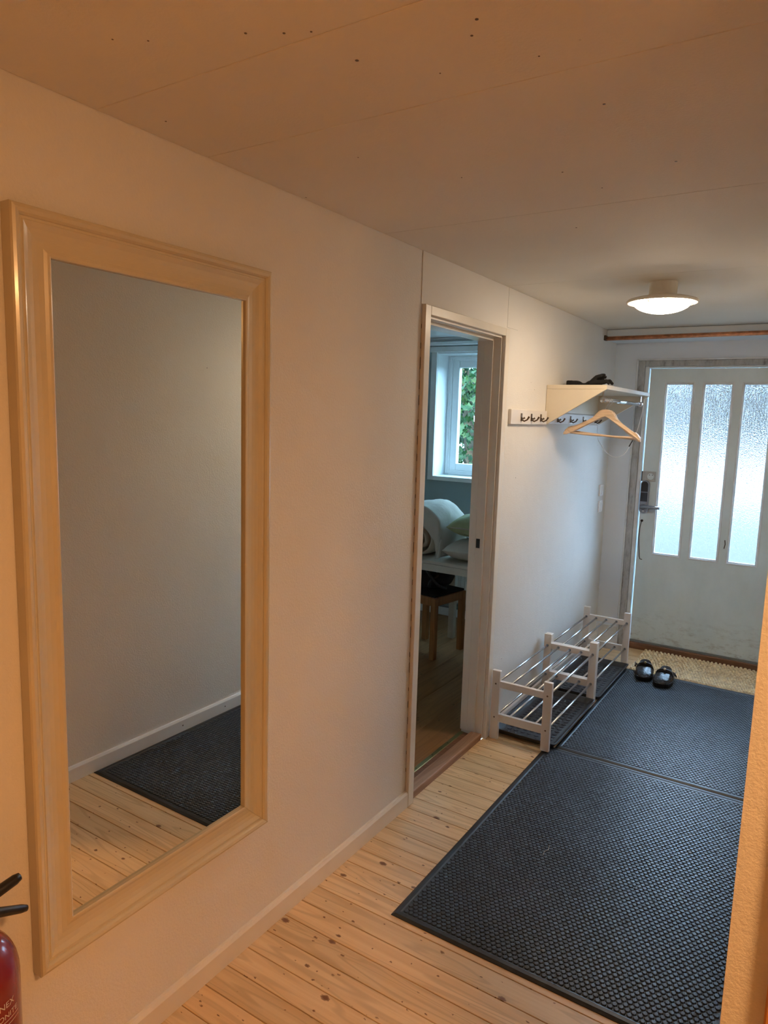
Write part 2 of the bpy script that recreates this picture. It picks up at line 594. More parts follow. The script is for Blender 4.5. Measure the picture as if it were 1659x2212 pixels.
ceil = struct(MB().box((-0.12, -2.3, H + 0.006), (3.4, YE + 0.15, H + 0.12)).build('ceiling', M['ceiling']), 'painted board ceiling with cracked joints')
joints = [-2.3, -0.9, 0.05, 1.005, 1.321, 2.148, 3.225, 4.98]
for i in range(len(joints) - 1):
    a, b = joints[i] + 0.0007, joints[i + 1] - 0.0007
    MB().box((0.001, a, H), (3.3, b, H + 0.006)).build('panel', M['ceiling'], ceil, bevel=0.0012)

sp = MB()
for x, y_, r in ((0.612, 1.106, 0.0035), (0.855, 1.092, 0.003), (0.827, 1.132, 0.0025), (0.50, 0.939, 0.0025), (0.557, 0.971, 0.0025), (1.01, 1.886, 0.0035), (0.746, 1.832, 0.0025), (0.087, 1.119, 0.0022), (0.615, 2.36, 0.003), (0.334, 0.873, 0.0018), (0.283, 0.839, 0.0018), (0.60, 0.99, 0.002), (0.946, 1.492, 0.003), (0.9, 1.25, 0.0018), (0.72, 1.22, 0.0016), (0.34, 1.5, 0.0018), (0.5, 1.75, 0.002), (0.8, 2.0, 0.002)):
    sp.lathe((x, y_, H), [(0.0, -0.0008), (r, -0.0006), (r * 1.1, 0.0002)], 8)
so_ = sp.build('nail_speck', M['dark_metal'], ceil)
so_['kind'] = 'stuff'
# ------------------------------------------------------------------ walls
mb = MB()
mb.box((-0.12, -2.3, -0.06), (0, D0 - 0.02, H + 0.01)).box((-0.12, D1 + 0.015, -0.06), (0, YE + 0.15, H + 0.01)).box((-0.12, D0 - 0.02, DT + 0.02), (0, D1 + 0.015, H + 0.01))
struct(mb.build('wall_left', M['wall']), 'white plastered wall on the mirror side')
mb = MB()
mb.box((0.0005, 2.420, DT + 0.047), (0.003, 3.2565, H - 0.0005))
struct(mb.build('trim_6', M['wall_smooth']), 'smooth board panel over the doorway')
mb = MB().box((0.0005, 3.2595, 2.097), (0.0032, 3.40, H - 0.0005))
struct(mb.build('trim_7', M['wall_smooth']), 'smooth board panel right of the doorway head')
mb = MB()
mb.box((XR, YC, -0.06), (XR + 0.12, YE + 0.15, H + 0.01)).box((XR + 0.12, YC, -0.06), (3.3, YC + 0.12, H + 0.01))
struct(mb.build('wall_right', M['wall']), 'white plastered right wall whose near end shows orange')
mb = MB()
mb.box((3.25, -2.3, -0.06), (3.37, YC + 0.1, H + 0.01)).box((-0.12, -2.4, -0.06), (3.37, -2.3, H + 0.01))
struct(mb.build('wall_rear', M['rear_paint']), 'unseen side room walls behind the viewpoint, darkened to cut bounce light')
# end wall round the entrance door
DX0, DX1, DZ0, DZ1 = 0.25, 1.135, 0.062, 2.036
mb = MB()
mb.box((-0.12, YE, -0.06), (0.165, YE + 0.15, H + 0.01)).box((1.205, YE, -0.06), (XR + 0.12, YE + 0.15, H + 0.01)).box((0.165, YE, 2.09), (1.205, YE + 0.15, H + 0.01))
struct(mb.build('wall_end', M['end_paint']), 'white end wall round the entrance door')
struct(MB().box((0.001, 4.985, 2.215), (XR - 0.001, YE - 0.0005, H - 0.0005)).build('trim_8', M['end_paint'], bevel=0.004), 'low boxed beam above the entrance door')

# baseboards
def skirting(poly, axis, a, b):
    return MB().prism(poly, axis, a, b)
PB = [(0.0005, 0.0005), (0.0165, 0.0005), (0.0165, 0.060), (0.010, 0.070), (0.0005, 0.070)]
struct(skirting(PB, 'Y', -2.2, D0 - 0.058).build('baseboard_left', M['paint']), 'cream baseboard along the wall under the mirror')
struct(skirting(PB, 'Y', D1 + 0.0565, YE - 0.001).build('baseboard_left', M['white']), 'white baseboard behind the shoe racks')
PR = [(XR - 0.0005 - (u - 0.0005), v) for u, v in PB]
bbr = struct(skirting(PR, 'Y', YC + 0.001, YE - 0.001).build('baseboard_right', M['white']), 'white baseboard on the right wall, seen in the mirror')
for yy in (2.36, 2.66):
    MB().lathe((XR - 0.0165, yy, 0.033), [(0.0, -0.0005), (0.004, -0.0005), (0.004, 0.001)], 10, 'X').build('nail', M['dark_metal'], bbr)
PE = [(0.155, 0.0005)]
mb = MB().box((0.017, YE - 0.013, 0.0005), (0.155, YE - 0.0005, 0.142)).box((0.145, YE - 0.03, 0.0005), (0.166, YE - 0.013, 0.075))
struct(mb.build('baseboard_end', M['frame_paint'], bevel=0.003), 'tall baseboard beside the entrance door frame')

# ------------------------------------------------------------------ entrance door
fr = struct(MB().box((0.168, YE - 0.012, 0.0), (0.214, YE + 0.06, 2.092)).box((1.17, YE - 0.012, 0.0), (1.214, YE + 0.06, 2.092)).box((0.214, YE - 0.012, 2.052), (1.17, YE + 0.06, 2.092)).build('trim_1', M['worn'], bevel=0.003),
            'weathered grey frame of the entrance door')
mb = MB()
for x in (0.157, 1.214):
    mb.box((x, YE - 0.022, 0.0), (x + 0.011, YE + 0.02, 2.103))
mb.box((0.157, YE - 0.022, 2.092), (1.225, YE + 0.02, 2.103))
mb.build('outer_bead', M['frame_paint'], fr, bevel=0.002)
mb = MB()
for x in (0.214, 1.143):
    mb.box((x, YE - 0.006, 0.0), (x + 0.027, YE + 0.07, 2.052))
mb.box((0.241, YE - 0.006, 2.040), (1.143, YE + 0.07, 2.052))
mb.build('inner_bead', M['frame_paint'], fr, bevel=0.008, seg=3)

PANES = [(0.362, 0.538), (0.609, 0.784), (0.852, 1.026)]
PZ0, PZ1 = 0.722, 1.932
DY = YE + 0.012        # face of the door leaf
mb = MB()
xs = [DX0] + [v for p in PANES for v in p] + [DX1]
for i in range(0, len(xs), 2):
    mb.box((xs[i], DY, PZ0), (xs[i + 1], DY + 0.045, PZ1))
mb.box((DX0, DY, DZ0), (DX1, DY + 0.045, PZ0)).box((DX0, DY, PZ1), (DX1, DY + 0.045, DZ1))
door = struct(mb.build('door_1', M['door']), 'scuffed grey-white entrance door with three tall glass panes')
for a, b in PANES:
    MB().box((a, DY + 0.020, PZ0), (b, DY + 0.0245, PZ1)).build('pane', M['rain_glass'], door)
    mb = MB()
    t = 0.011
    for (p, q) in (((a - t, PZ0 - t), (a, PZ1 + t)), ((b, PZ0 - t), (b + t, PZ1 + t)), ((a, PZ0 - t), (b, PZ0)), ((a, PZ1), (b, PZ1 + t))):
        mb.box((p[0], DY - 0.004, p[1]), (q[0], DY + 0.001, q[1]))
    mb.box((a, DY + 0.004, PZ0), (a + 0.006, DY + 0.018, PZ1)).box((b - 0.006, DY + 0.004, PZ0), (b, DY + 0.018, PZ1))
    mb.box((a, DY + 0.004, PZ0), (b, DY + 0.018, PZ0 + 0.007)).box((a, DY + 0.004, PZ1 - 0.006), (b, DY + 0.018, PZ1))
    mb.build('glazing_bead', M['frame_paint'], door, bevel=0.0015)
# electronic lock with lever
pl_pts = [(0.030 * math.cos(t), 0.030 * math.sin(t)) for t in (PI * k / 12 for k in range(13))]
poly = [(0.277 + u, 1.215 + v) for u, v in pl_pts] + [(0.277 + u, 1.032 - v) for u, v in reversed([(-p, q) for p, q in pl_pts])]
poly = [(0.277 + u, 1.218 + v) for u, v in pl_pts] + [(0.277 - u, 1.038 - v) for u, v in pl_pts]
lock = MB().prism(poly, 'Y', DY - 0.022, DY + 0.001).build('door_lock', M['grey_metal'], door, bevel=0.003)
lock['label'] = 'slim grey electronic lock body'
k1 = [(0.275 + u * 0.78, 1.215 + v * 0.85) for u, v in pl_pts] + [(0.2516, 1.165), (0.2984, 1.165)]
MB().prism(k1, 'Y', DY - 0.0245, DY - 0.02).build('keypad', M['blue_black'], lock)
MB().box((0.2516, DY - 0.0245, 1.095), (0.2984, DY - 0.02, 1.161)).build('keypad', M['blue_black'], lock)
mb = MB()
mb.lathe((0.277, DY - 0.03, 1.056), [(0.0, 0.012), (0.021, 0.012), (0.021, -0.012), (0.0, -0.012)], 20, 'Y')
mb.tube([(0.258, DY - 0.045, 1.061), (0.30, DY - 0.047, 1.060), (0.35, DY - 0.047, 1.059), (0.392, DY - 0.046, 1.058)], [0.010, 0.0115, 0.0115, 0.0105], 10)
mb.build('door_handle', M['grey_metal'], lock, smooth=True)
MB().lathe((0.277, DY - 0.0235, 1.026), [(0.0, -0.002), (0.004, -0.002), (0.004, 0.003)], 10, 'Y').build('keyhole', M['chrome'], lock)
pt = MB().box((0.243, DY - 0.003, 1.240), (0.340, DY + 0.001, 1.312)).build('lock_plate', M['worn'], door, bevel=0.001)
pt['label'] = 'chipped old lock plate under door paint'
mb = MB().lathe((0.306, DY - 0.005, 1.276), [(0.0, -0.002), (0.022, -0.002), (0.024, 0.003)], 20, 'Y')
mb.build('rosette', M['door'], pt)
for x in (0.298, 0.318):
    MB().lathe((x, DY - 0.0075, 1.287), [(0.0, -0.001), (0.0032, -0.001), (0.0032, 0.003)], 8, 'Y').build('screw', M['black'], pt)
MB().box((0.243, DY - 0.0045, 1.240), (0.249, DY - 0.0025, 1.312)).build('chipped_edge', M['black'], pt)
mb = MB()
mb.tube([(0.268, DY - 0.006, 0.951), (0.2600, DY - 0.005, 0.90), (0.2580, DY - 0.004, 0.83), (0.264, DY - 0.004, 0.76), (0.271, DY - 0.004, 0.69), (0.276, DY - 0.003, 0.671), (0.292, DY - 0.002, 0.668)], 0.0026, 7)
mb.lathe((0.270, DY - 0.004, 0.953), [(0.0, -0.004), (0.009, -0.003), (0.009, 0.004)], 12, 'Y')
o = mb.build('door_cable', M['black'], door, smooth=True)
o['label'] = 'thin black cable below the lock'
o = MB().tube([(0.825, DY - 0.001, 0.875), (0.829, DY - 0.001, 0.845), (0.824, DY - 0.001, 0.815)], 0.003, 6).build('dark_gouge', M['black'], door)
sill = struct(MB().box((0.241, YE - 0.018, 0.0), (1.143, YE + 0.10, 0.048)).build('trim_3', M['door_sill'], bevel=0.004), 'red-brown wooden threshold below the entrance door')
MB().box((0.25, YE + 0.0, 0.048), (1.135, YE + 0.09, 0.0605)).build('weather_bar', M['grey_metal'], sill)

# ------------------------------------------------------------------ doorway in the left wall
cs = MB()
C0, C1 = D0 - 0.058, D1 + 0.056
cs.box((0.0005, C0, 0.0005), (0.0185, D0 - 0.014, 2.0865)).box((0.0005, D1 + 0.010, 0.0005), (0.0185, C1, 2.0865)).box((0.0005, D0 - 0.014, 2.050), (0.0185, D1 + 0.010, 2.0865))
casing = struct(cs.build('trim_2', M['paint'], bevel=0.002), 'cream casing and jambs of the doorway')
jb = MB()
jb.box((-0.119, D0 - 0.0195, 0.0), (0.0, D0 - 0.006, DT + 0.006)).box((-0.119, D1 + 0.002, 0.0), (0.0, D1 + 0.0145, DT + 0.006)).box((-0.119, D0 - 0.006, DT), (0.0, D1 + 0.002, DT + 0.0145))
jb.build('jamb', M['paint'], casing, bevel=0.001)
st = MB()
st.box((-0.119, D0 - 0.006, 0.03), (-0.038, D0 + 0.007, DT)).box((-0.119, D1 - 0.010, 0.03), (-0.038, D1 + 0.002, DT)).box((-0.119, D0 + 0.007, DT - 0.013), (-0.038, D1 - 0.010, DT))
st.build('door_stop', M['paint'], casing, bevel=0.001)
st = MB()
st.box((-0.119, D1 - 0.0115, 0.03), (-0.082, D1 - 0.0095, DT - 0.012))
st.build('jamb_lining', M['paint'], casing, bevel=0.0005)
MB().box((-0.078, D1 - 0.0118, 1.005), (-0.058, D1 - 0.0092, 1.052)).build('strike_plate', M['black'], casing)
# dry cracks where the casing meets the plaster
cr = MB()
for k in range(26):
    z = 0.16 + k * 0.073 + R.uniform(-0.01, 0.01)
    cr.box((0.0006, C0 - 0.0009, z), (0.0018, C0 + 0.0002, z + R.uniform(0.012, 0.05)))
cr.build('caulk_crack', M['dark_gap'], casing)
th = struct(MB().box((-0.060, D0 - 0.005, -0.016), (-0.001, D1 + 0.001, 0.030)).build('trim_4', M['sill_wood'], bevel=0.005, seg=2), 'worn brown wooden threshold of the doorway')
MB().box((-0.100, D0 - 0.005, -0.016), (-0.060, D1 + 0.001, 0.010)).build('lower_step', M['door_sill'], th)
bs = MB().box((-0.124, D0 - 0.005, -0.016), (-0.100, D1 + 0.001, 0.0125)).build('brass_strip', M['brass'], th, bevel=0.002)
for yy in (2.56, 2.72, 2.88, 3.04):
    MB().lathe((-0.112, yy, 0.0125), [(0.0, 0.0008), (0.0035, 0.0008), (0.0035, -0.001)], 8).build('screw', M['dark_metal'], th)
# pine casing at the side room
struct(MB().box((1.397, YC - 0.022, 0.0), (1.52, YC - 0.0005, 2.1)).build('trim_5', M['pine_trim'], bevel=0.003), 'orange pine casing on the end of the right wall')

# ------------------------------------------------------------------ room beyond the doorway
bf = struct(MB().box((-2.7, 2.0, -0.06), (-0.119, YB, -0.011)).build('floor', M['dark_gap']), 'laminate floor of the room beyond the doorway')
x = -0.1245
lp = None
while x > -2.6:
    if lp is None:
        o = lp = MB().box((-0.189, 2.05, -0.01), (0.0, YB, 0.002)).build('plank', M['laminate'], bf, (x, 0, 0), bevel=0.0008)
    else:
        o = lp.copy()
        COL.objects.link(o)
        o.location = (x, 0, 0)
    x -= 0.19
struct(MB().box((-2.7, 2.0, H + 0.006), (-0.119, YB + 0.3, H + 0.12)).build('ceiling', M['winwhite']), 'white ceiling of the room beyond the doorway')
WX0, WX1, WZ0, WZ1 = -1.393, -0.23, 1.171, 2.165
mb = MB()
mb.box((-2.7, YB, -0.06), (WX0 - 0.012, YB + 0.26, H + 0.01)).box((WX1 + 0.012, YB, -0.06), (-0.12, YB + 0.26, H + 0.01))
mb.box((WX0 - 0.012, YB, -0.06), (WX1 + 0.012, YB + 0.26, WZ0 - 0.012)).box((WX0 - 0.012, YB, WZ1 + 0.012), (WX1 + 0.012, YB + 0.26, H + 0.01))
struct(mb.build('wall_bedroom_end', M['teal']), 'grey-teal window wall seen through the doorway')
mb = MB().box((-2.8, 1.9, -0.06), (-2.7, YB + 0.3, H + 0.01)).box((-2.7, 1.9, -0.06), (-0.12, 2.0, H + 0.01))
struct(mb.build('wall_bedroom_side', M['wall_smooth']), 'white side walls of the room beyond the doorway')
struct(MB().box((-0.123, 2.0, -0.05), (-0.1205, D0 - 0.021, H)).box((-0.123, D1 + 0.016, -0.05), (-0.1205, YB, H)).box((-0.123, D0 - 0.021, DT + 0.021), (-0.1205, D1 + 0.016, H)).build('wall_bedroom_inner', M['wall_smooth']), 'white inner side of the doorway wall')
struct(MB().box((-2.69, YB - 0.014, 0.003), (-0.13, YB - 0.0005, 0.072)).build('baseboard_bedroom', M['winwhite'], bevel=0.003), 'white baseboard under the radiator')
PM = [(YB - 0.0005, H + 0.004), (YB - 0.035, H + 0.004), (YB - 0.030, H - 0.006), (YB - 0.012, H - 0.020), (YB - 0.0005, H - 0.026)]
struct(MB().prism(PM, 'X', -2.69, -0.13).build('trim_9', M['winwhite']), 'white cornice above the window')
# window
win = struct(MB().box((WX0 - 0.054, YB - 0.018, WZ0 - 0.036), (WX0 - 0.001, YB - 0.0005, WZ1 + 0.010)).box((WX1 + 0.001, YB - 0.018, WZ0 - 0.036), (WX1 + 0.054, YB - 0.0005, WZ1 + 0.010)).box((WX0 - 0.001, YB - 0.018, WZ0 - 0.036), (WX1 + 0.001, YB - 0.0005, WZ0)).build('window_1', M['winwhite'], bevel=0.003),
             'white casement window with deep reveal above the table')
MB().box((WX0 - 0.064, YB - 0.026, WZ1 + 0.010), (WX1 + 0.064, YB - 0.0005, WZ1 + 0.056)).build('head_board', M['winwhite'], win, bevel=0.004)
mb = MB()
mb.box((WX0 - 0.011, YB - 0.0, WZ0 - 0.011), (WX0, YB + 0.18, WZ1 + 0.011)).box((WX1, YB, WZ0 - 0.011), (WX1 + 0.011, YB + 0.18, WZ1 + 0.011))
mb.box((WX0, YB, WZ0 - 0.011), (WX1, YB + 0.18, WZ0)).box((WX0, YB, WZ1), (WX1, YB + 0.18, WZ1 + 0.011))
mb.build('reveal', M['winwhite'], win)
def rect_frame(x0, x1, z0, z1, t, ya, yb):
    return MB().box((x0, ya, z0), (x0 + t, yb, z1)).box((x1 - t, ya, z0), (x1, yb, z1)).box((x0 + t, ya, z0), (x1 - t, yb, z0 + t)).box((x0 + t, ya, z1 - t), (x1 - t, yb, z1))
rect_frame(WX0, WX1, WZ0, WZ1, 0.044, YB + 0.18, YB + 0.25).build('window_frame', M['winwhite'], win, bevel=0.003)
rect_frame(WX0 + 0.018, WX1 - 0.018, WZ0 + 0.016, WZ1 - 0.016, 0.012, YB + 0.172, YB + 0.181).build('frame_bead', M['winwhite'], win, bevel=0.002)
rect_frame(WX0 + 0.044, WX1 - 0.044, WZ0 + 0.040, WZ1 - 0.040, 0.060, YB + 0.186, YB + 0.24).build('sash', M['winwhite'], win, bevel=0.006, seg=2)
MB().box((WX0 + 0.10, YB + 0.213, WZ0 + 0.098), (WX1 - 0.10, YB + 0.217, WZ1 - 0.098)).build('pane', M['glass'], win)
# roller blind
rb = empty('roller_blind', (-0.8115, YB - 0.04, 2.241), 'white rolled-up blind above the window in the far room', 'blind')
MB().lathe((0, 0, 0), [(0.0, -0.654), (0.016, -0.654), (0.016, 0.654), (0.0, 0.654)], 18, 'X').build('rolled_fabric', M['winwhite'], rb, smooth=False)
for s_ in (-1, 1):
    mb = MB().lathe((s_ * 0.658, 0, 0), [(0.0, -0.006), (0.021, -0.006), (0.021, 0.006), (0.0, 0.006)], 18, 'X')
    mb.box((s_ * 0.664 - 0.003, 0, -0.012), (s_ * 0.664 + 0.003, 0.0395, 0.012))
    mb.build('end_bracket', M['switch'], rb)

# ------------------------------------------------------------------ outdoors
gr = struct(MB().box((-60, YE + 0.2, -0.30), (60, 75, -0.12)).build('ground', M['lawn']), 'ground outside the house')
MB().box((-60, 20.0, -0.12), (60, 44.0, -0.10)).build('gravel_drive', M['gravel'], gr)
MB().box((0.0, YE + 0.16, -0.12), (1.6, YE + 1.4, 0.02)).build('doorstep', M['gravel'], gr, bevel=0.01)

LEAF = [(0, -0.5), (0.16, -0.22), (0.46, -0.26), (0.36, -0.02), (0.52, 0.18), (0.22, 0.20), (0.0, 0.55), (-0.22, 0.20), (-0.52, 0.18), (-0.36, -0.02), (-0.46, -0.26), (-0.16, -0.22)]
def leaves(n, rx, ry, rz, size, seed, thick=0.0):
    rr = random.Random(seed)
    vs, fs = [], []
    for _ in range(n):
        d = Vector((rr.gauss(0, 1), rr.gauss(0, 1), rr.gauss(0, 1))).normalized() * (rr.random() ** 0.45)
        c = Vector((d.x * rx, d.y * ry, d.z * rz))
        a = Matrix.Rotation(rr.uniform(0, 6.28), 3, 'Z') @ Matrix.Rotation(rr.uniform(0.5, 1.5), 3, 'X') @ Matrix.Rotation(rr.uniform(-0.7, 0.7), 3, 'Y')
        s_ = size * rr.uniform(0.6, 1.2)
        b0 = len(vs)
        for u, v in LEAF:
            vs.append(c + a @ Vector((u * s_, v * s_, abs(u) * 0.35 * s_)))
        fs.append(tuple(range(b0, b0 + len(LEAF))))
    mb = MB()
    mb.v, mb.f = [tuple(v) for v in vs], fs
    return mb

tr = empty('maple_tree', (-2.35, 7.6, -0.12), 'leafy green maple tree outside the window of the far room', 'tree')
MB().tube([(0, 0.2, 0), (0.05, 0.2, 0.9), (0.0, 0.15, 1.6), (-0.1, 0.1, 2.6), (0, 0, 3.4)], [0.10, 0.085, 0.07, 0.045, 0.02], 9).build('trunk', M['bark'], tr, smooth=True)
for k in range(16):
    z = 0.8 + k * 0.16
    a = k * 2.4
    p = Vector((0.02, 0.16, z))
    e = p + Vector((math.cos(a) * 1.1, math.sin(a) * 0.7, 0.35))
    MB().tube([p, (p + e) / 2 + Vector((0, 0, 0.08)), e], [0.022, 0.014, 0.005], 6).build('branch', M['bark'], tr, smooth=True)
lo = leaves(2600, 1.15, 0.8, 1.45, 0.10, 5).build('leaves', M['leaf'], tr, (0, 0, 2.05), fix=False)
lo['kind'] = 'stuff'
hd = empty('garden_hedge', (0, 46.5, -0.12), 'tall green hedge seen blurred through the door glass', 'hedge')
h1 = leaves(9000, 30, 1.6, 5.2, 0.75, 9).build('leaves', M['hedge_leaf'], hd, (0, 0, 3.4), fix=False)
h1['kind'] = 'stuff'
for k in range(9):
    xx = -24 + k * 6
    MB().tube([(xx, 0, 0), (xx + 0.2, 0, 2.2), (xx, 0, 4.5)], [0.16, 0.12, 0.04], 7).build('stem', M['bark'], hd, smooth=True)

# ------------------------------------------------------------------ wall mirror
MY0, MY1, MZ0, MZ1 = 0.788, 1.530, 0.390, 2.041
PRF = [(0.0, 0.001), (0.0, 0.031), (0.003, 0.0345), (0.009, 0.0365), (0.016, 0.0345), (0.0205, 0.030), (0.0215, 0.0265), (0.026, 0.0262), (0.028, 0.028),
       (0.0305, 0.0270), (0.040, 0.0215), (0.050, 0.0185), (0.062, 0.0175), (0.074, 0.0182), (0.0815, 0.0205), (0.0865, 0.0208), (0.0895, 0.0195), (0.0905, 0.012), (0.0905, 0.001)]
mir = empty('wall_mirror', (0, (MY0 + MY1) / 2, MZ0), 'tall wall mirror in a wide moulded ivory frame', 'mirror')
inv = (0, -(MY0 + MY1) / 2, -MZ0)
corners = [(MY0, MZ0, 1, 1), (MY1, MZ0, -1, 1), (MY1, MZ1, -1, -1), (MY0, MZ1, 1, -1)]
for i in range(4):
    a, b = corners[i], corners[(i + 1) % 4]
    e = 0.0003
    rows = []
    for cn, sg in ((a, 1), (b, -1)):
        rows.append([(h, cn[0] + cn[2] * u + (sg * e if i % 2 == 0 else 0), cn[1] + cn[3] * u + (sg * e if i % 2 == 1 else 0)) for u, h in PRF])
    mb = MB().rings(rows)
    mb.v = [(p[0] + inv[0], p[1] + inv[1], p[2] + inv[2]) for p in mb.v]
    o = mb.build('frame_rail' if i % 2 == 0 else 'frame_stile', M['ivory'], mir)
mb = MB().box((0.004, MY0 + 0.078, MZ0 + 0.078), (0.0115, MY1 - 0.078, MZ1 - 0.078))
mb.v = [(p[0] + inv[0], p[1] + inv[1], p[2] + inv[2]) for p in mb.v]
mb.build('mirror_glass', M['mirror'], mir)
mb = MB().box((0.0008, MY0 + 0.02, MZ0 + 0.02), (0.0038, MY1 - 0.02, MZ1 - 0.02))
mb.v = [(p[0] + inv[0], p[1] + inv[1], p[2] + inv[2]) for p in mb.v]
mb.build('backing_board', M['dark_gap'], mir)

# ------------------------------------------------------------------ fire extinguisher on the wall, left
EX = empty('fire_extinguisher', (0.105, 0.612, 0.127), 'red fire extinguisher with black levers beside the mirror', 'fire extinguisher')
pr = [(0.0, 0.0), (0.074, 0.0), (0.079, 0.012), (0.080, 0.42)]
pr += [(0.080 * math.cos(t) if False else 0.022 + 0.058 * math.cos(t), 0.42 + 0.09 * math.sin(t)) for t in (PI / 2 * k / 8 for k in range(1, 9))]
pr += [(0.020, 0.525), (0.0, 0.525)]
MB().lathe((0, 0, 0), pr, 40).build('cylinder_body', M['red'], EX, smooth=True)
MB().lathe((0, 0, 0), [(0.0, 0.525), (0.021, 0.525), (0.021, 0.552), (0.015, 0.556), (0.015, 0.60), (0.0, 0.60)], 20).build('valve', M['brass'], EX)
def lever(p, q, w0, w1):
    d = Vector(q) - Vector(p)
    return MB().tube([p, Vector(p) + d * 0.5, Vector(p) + d * 0.9, Vector(p) + d * 0.985, q], [w0, (w0 + w1) / 2, w1, w1 * 0.75, w1 * 0.3], 12)
lever((0.0, -0.02, 0.565), (0.0, 0.100, 0.585), 0.0125, 0.0105).build('squeeze_lever', M['black'], EX, smooth=True)
lever((0.0, -0.02, 0.566), (0.0, 0.111, 0.507), 0.0115, 0.0085).build('carry_handle', M['black'], EX, smooth=True)
MB().box((-0.098, -0.03, 0.30), (-0.079, 0.03, 0.36)).build('wall_bracket', M['black'], EX)
def wrap_text(txt, size, r, ang, z):
    c = bpy.data.curves.new('label_print', 'FONT')
    c.body = txt
    c.size = size
    c.align_x = 'RIGHT'
    c.extrude = 0.0
    tmp = bpy.data.objects.new('tmp', c)
    COL.objects.link(tmp)
    dg = bpy.context.evaluated_depsgraph_get()
    me = bpy.data.meshes.new_from_object(tmp.evaluated_get(dg))
    bpy.data.objects.remove(tmp)
    bm = bmesh.new()
    bm.from_mesh(me)
    bmesh.ops.subdivide_edges(bm, edges=bm.edges, cuts=1)
    for v in bm.verts:
        t = ang + v.co.x / r
        v.co = Vector((r * math.cos(t), r * math.sin(t), z + v.co.y))
    bm.to_mesh(me)
    bm.free()
    me.materials.clear()
    me.materials.append(M['print'])
    return me
for txt, sz, z, az in (('NEX', 0.0175, 0.390, 27), ('ONITE', 0.0155, 0.368, 33)):
    me = wrap_text(txt, sz, 0.0810, math.radians(az), z)
    o = link('label_print', me, EX)
for z in (0.361, 0.352):
    rg = [[(0.0806 * math.cos(math.radians(a)), 0.0806 * math.sin(math.radians(a)), z + dz) for a in range(-40, 37, 4)] for dz in (0, 0.0014)]
    MB().rings(rg, caps=False, closed=False).build('label_line', M['print'], EX)

# ------------------------------------------------------------------ rubber mats
def rubber_mat(x0, y0, x1, y1, label, border=0.026):
    h = 0.0062
    o3 = [(x0, y0), (x1, y0), (x1, y1), (x0, y1)]
    def ring(d, z):
        return [(x0 + d, y0 + d, z), (x1 - d, y0 + d, z), (x1 - d, y1 - d, z), (x0 + d, y1 - d, z)]
    mb = MB().rings([ring(0, 0.0006), ring(0, 0.0025), ring(0.010, 0.0075), ring(0.022, 0.0085), ring(border, 0.0075), ring(border + 0.002, h)])
    mat = tag(mb.build('rubber_doormat', M['rubber']), label, 'doormat', 'black rubber mats on the passage floor')
    p = 0.0178
    sx, sy = p, p * 0.866
    n = 8
    ca = [(math.cos(2 * PI * k / n + 0.39), math.sin(2 * PI * k / n + 0.39)) for k in range(n)]
    vs, fs = [], []
    j = 0
    yy = y0 + border + 0.011
    while yy < y1 - border - 0.009:
        xx = x0 + border + 0.011 + (p / 2 if j % 2 else 0)
        while xx < x1 - border - 0.009:
            b = len(vs)
            for r_, z_ in ((0.0084, h - 0.0002), (0.0080, h + 0.0026), (0.0062, h + 0.0036)):
                vs += [(xx + c * r_, yy + s_ * r_, z_) for c, s_ in ca]
            for q in range(n):
                k = (q + 1) % n
                fs.append((b + q, b + k, b + n + k, b + n + q))
                fs.append((b + n + q, b + n + k, b + 2 * n + k, b + 2 * n + q))
            fs.append(tuple(range(b + 2 * n, b + 3 * n)))
            xx += sx
        yy += sy
        j += 1
    mb = MB()
    mb.v, mb.f = vs, fs
    s_ = mb.build('studs', M['stud_rubber'], mat, fix=False)
    s_['kind'] = 'stuff'
    return mat

rubber_mat(0.3057, 1.837, XR - 0.019, 3.336, 'larger black studded rubber mat in front, on the pine boards')
rubber_mat(0.348, 3.341, XR - 0.019, 4.752, 'black studded rubber mat between the boot trays and the jute rug')
fl = MB().tube([(0.618, 2.43, 0.0115), (0.613, 2.455, 0.0115), (0.622, 2.475, 0.0115), (0.617, 2.50, 0.0115)], 0.0008, 5).build('lint_thread', M['linen'])
tag(fl, 'tiny white thread of lint lying on the larger rubber mat', 'thread')

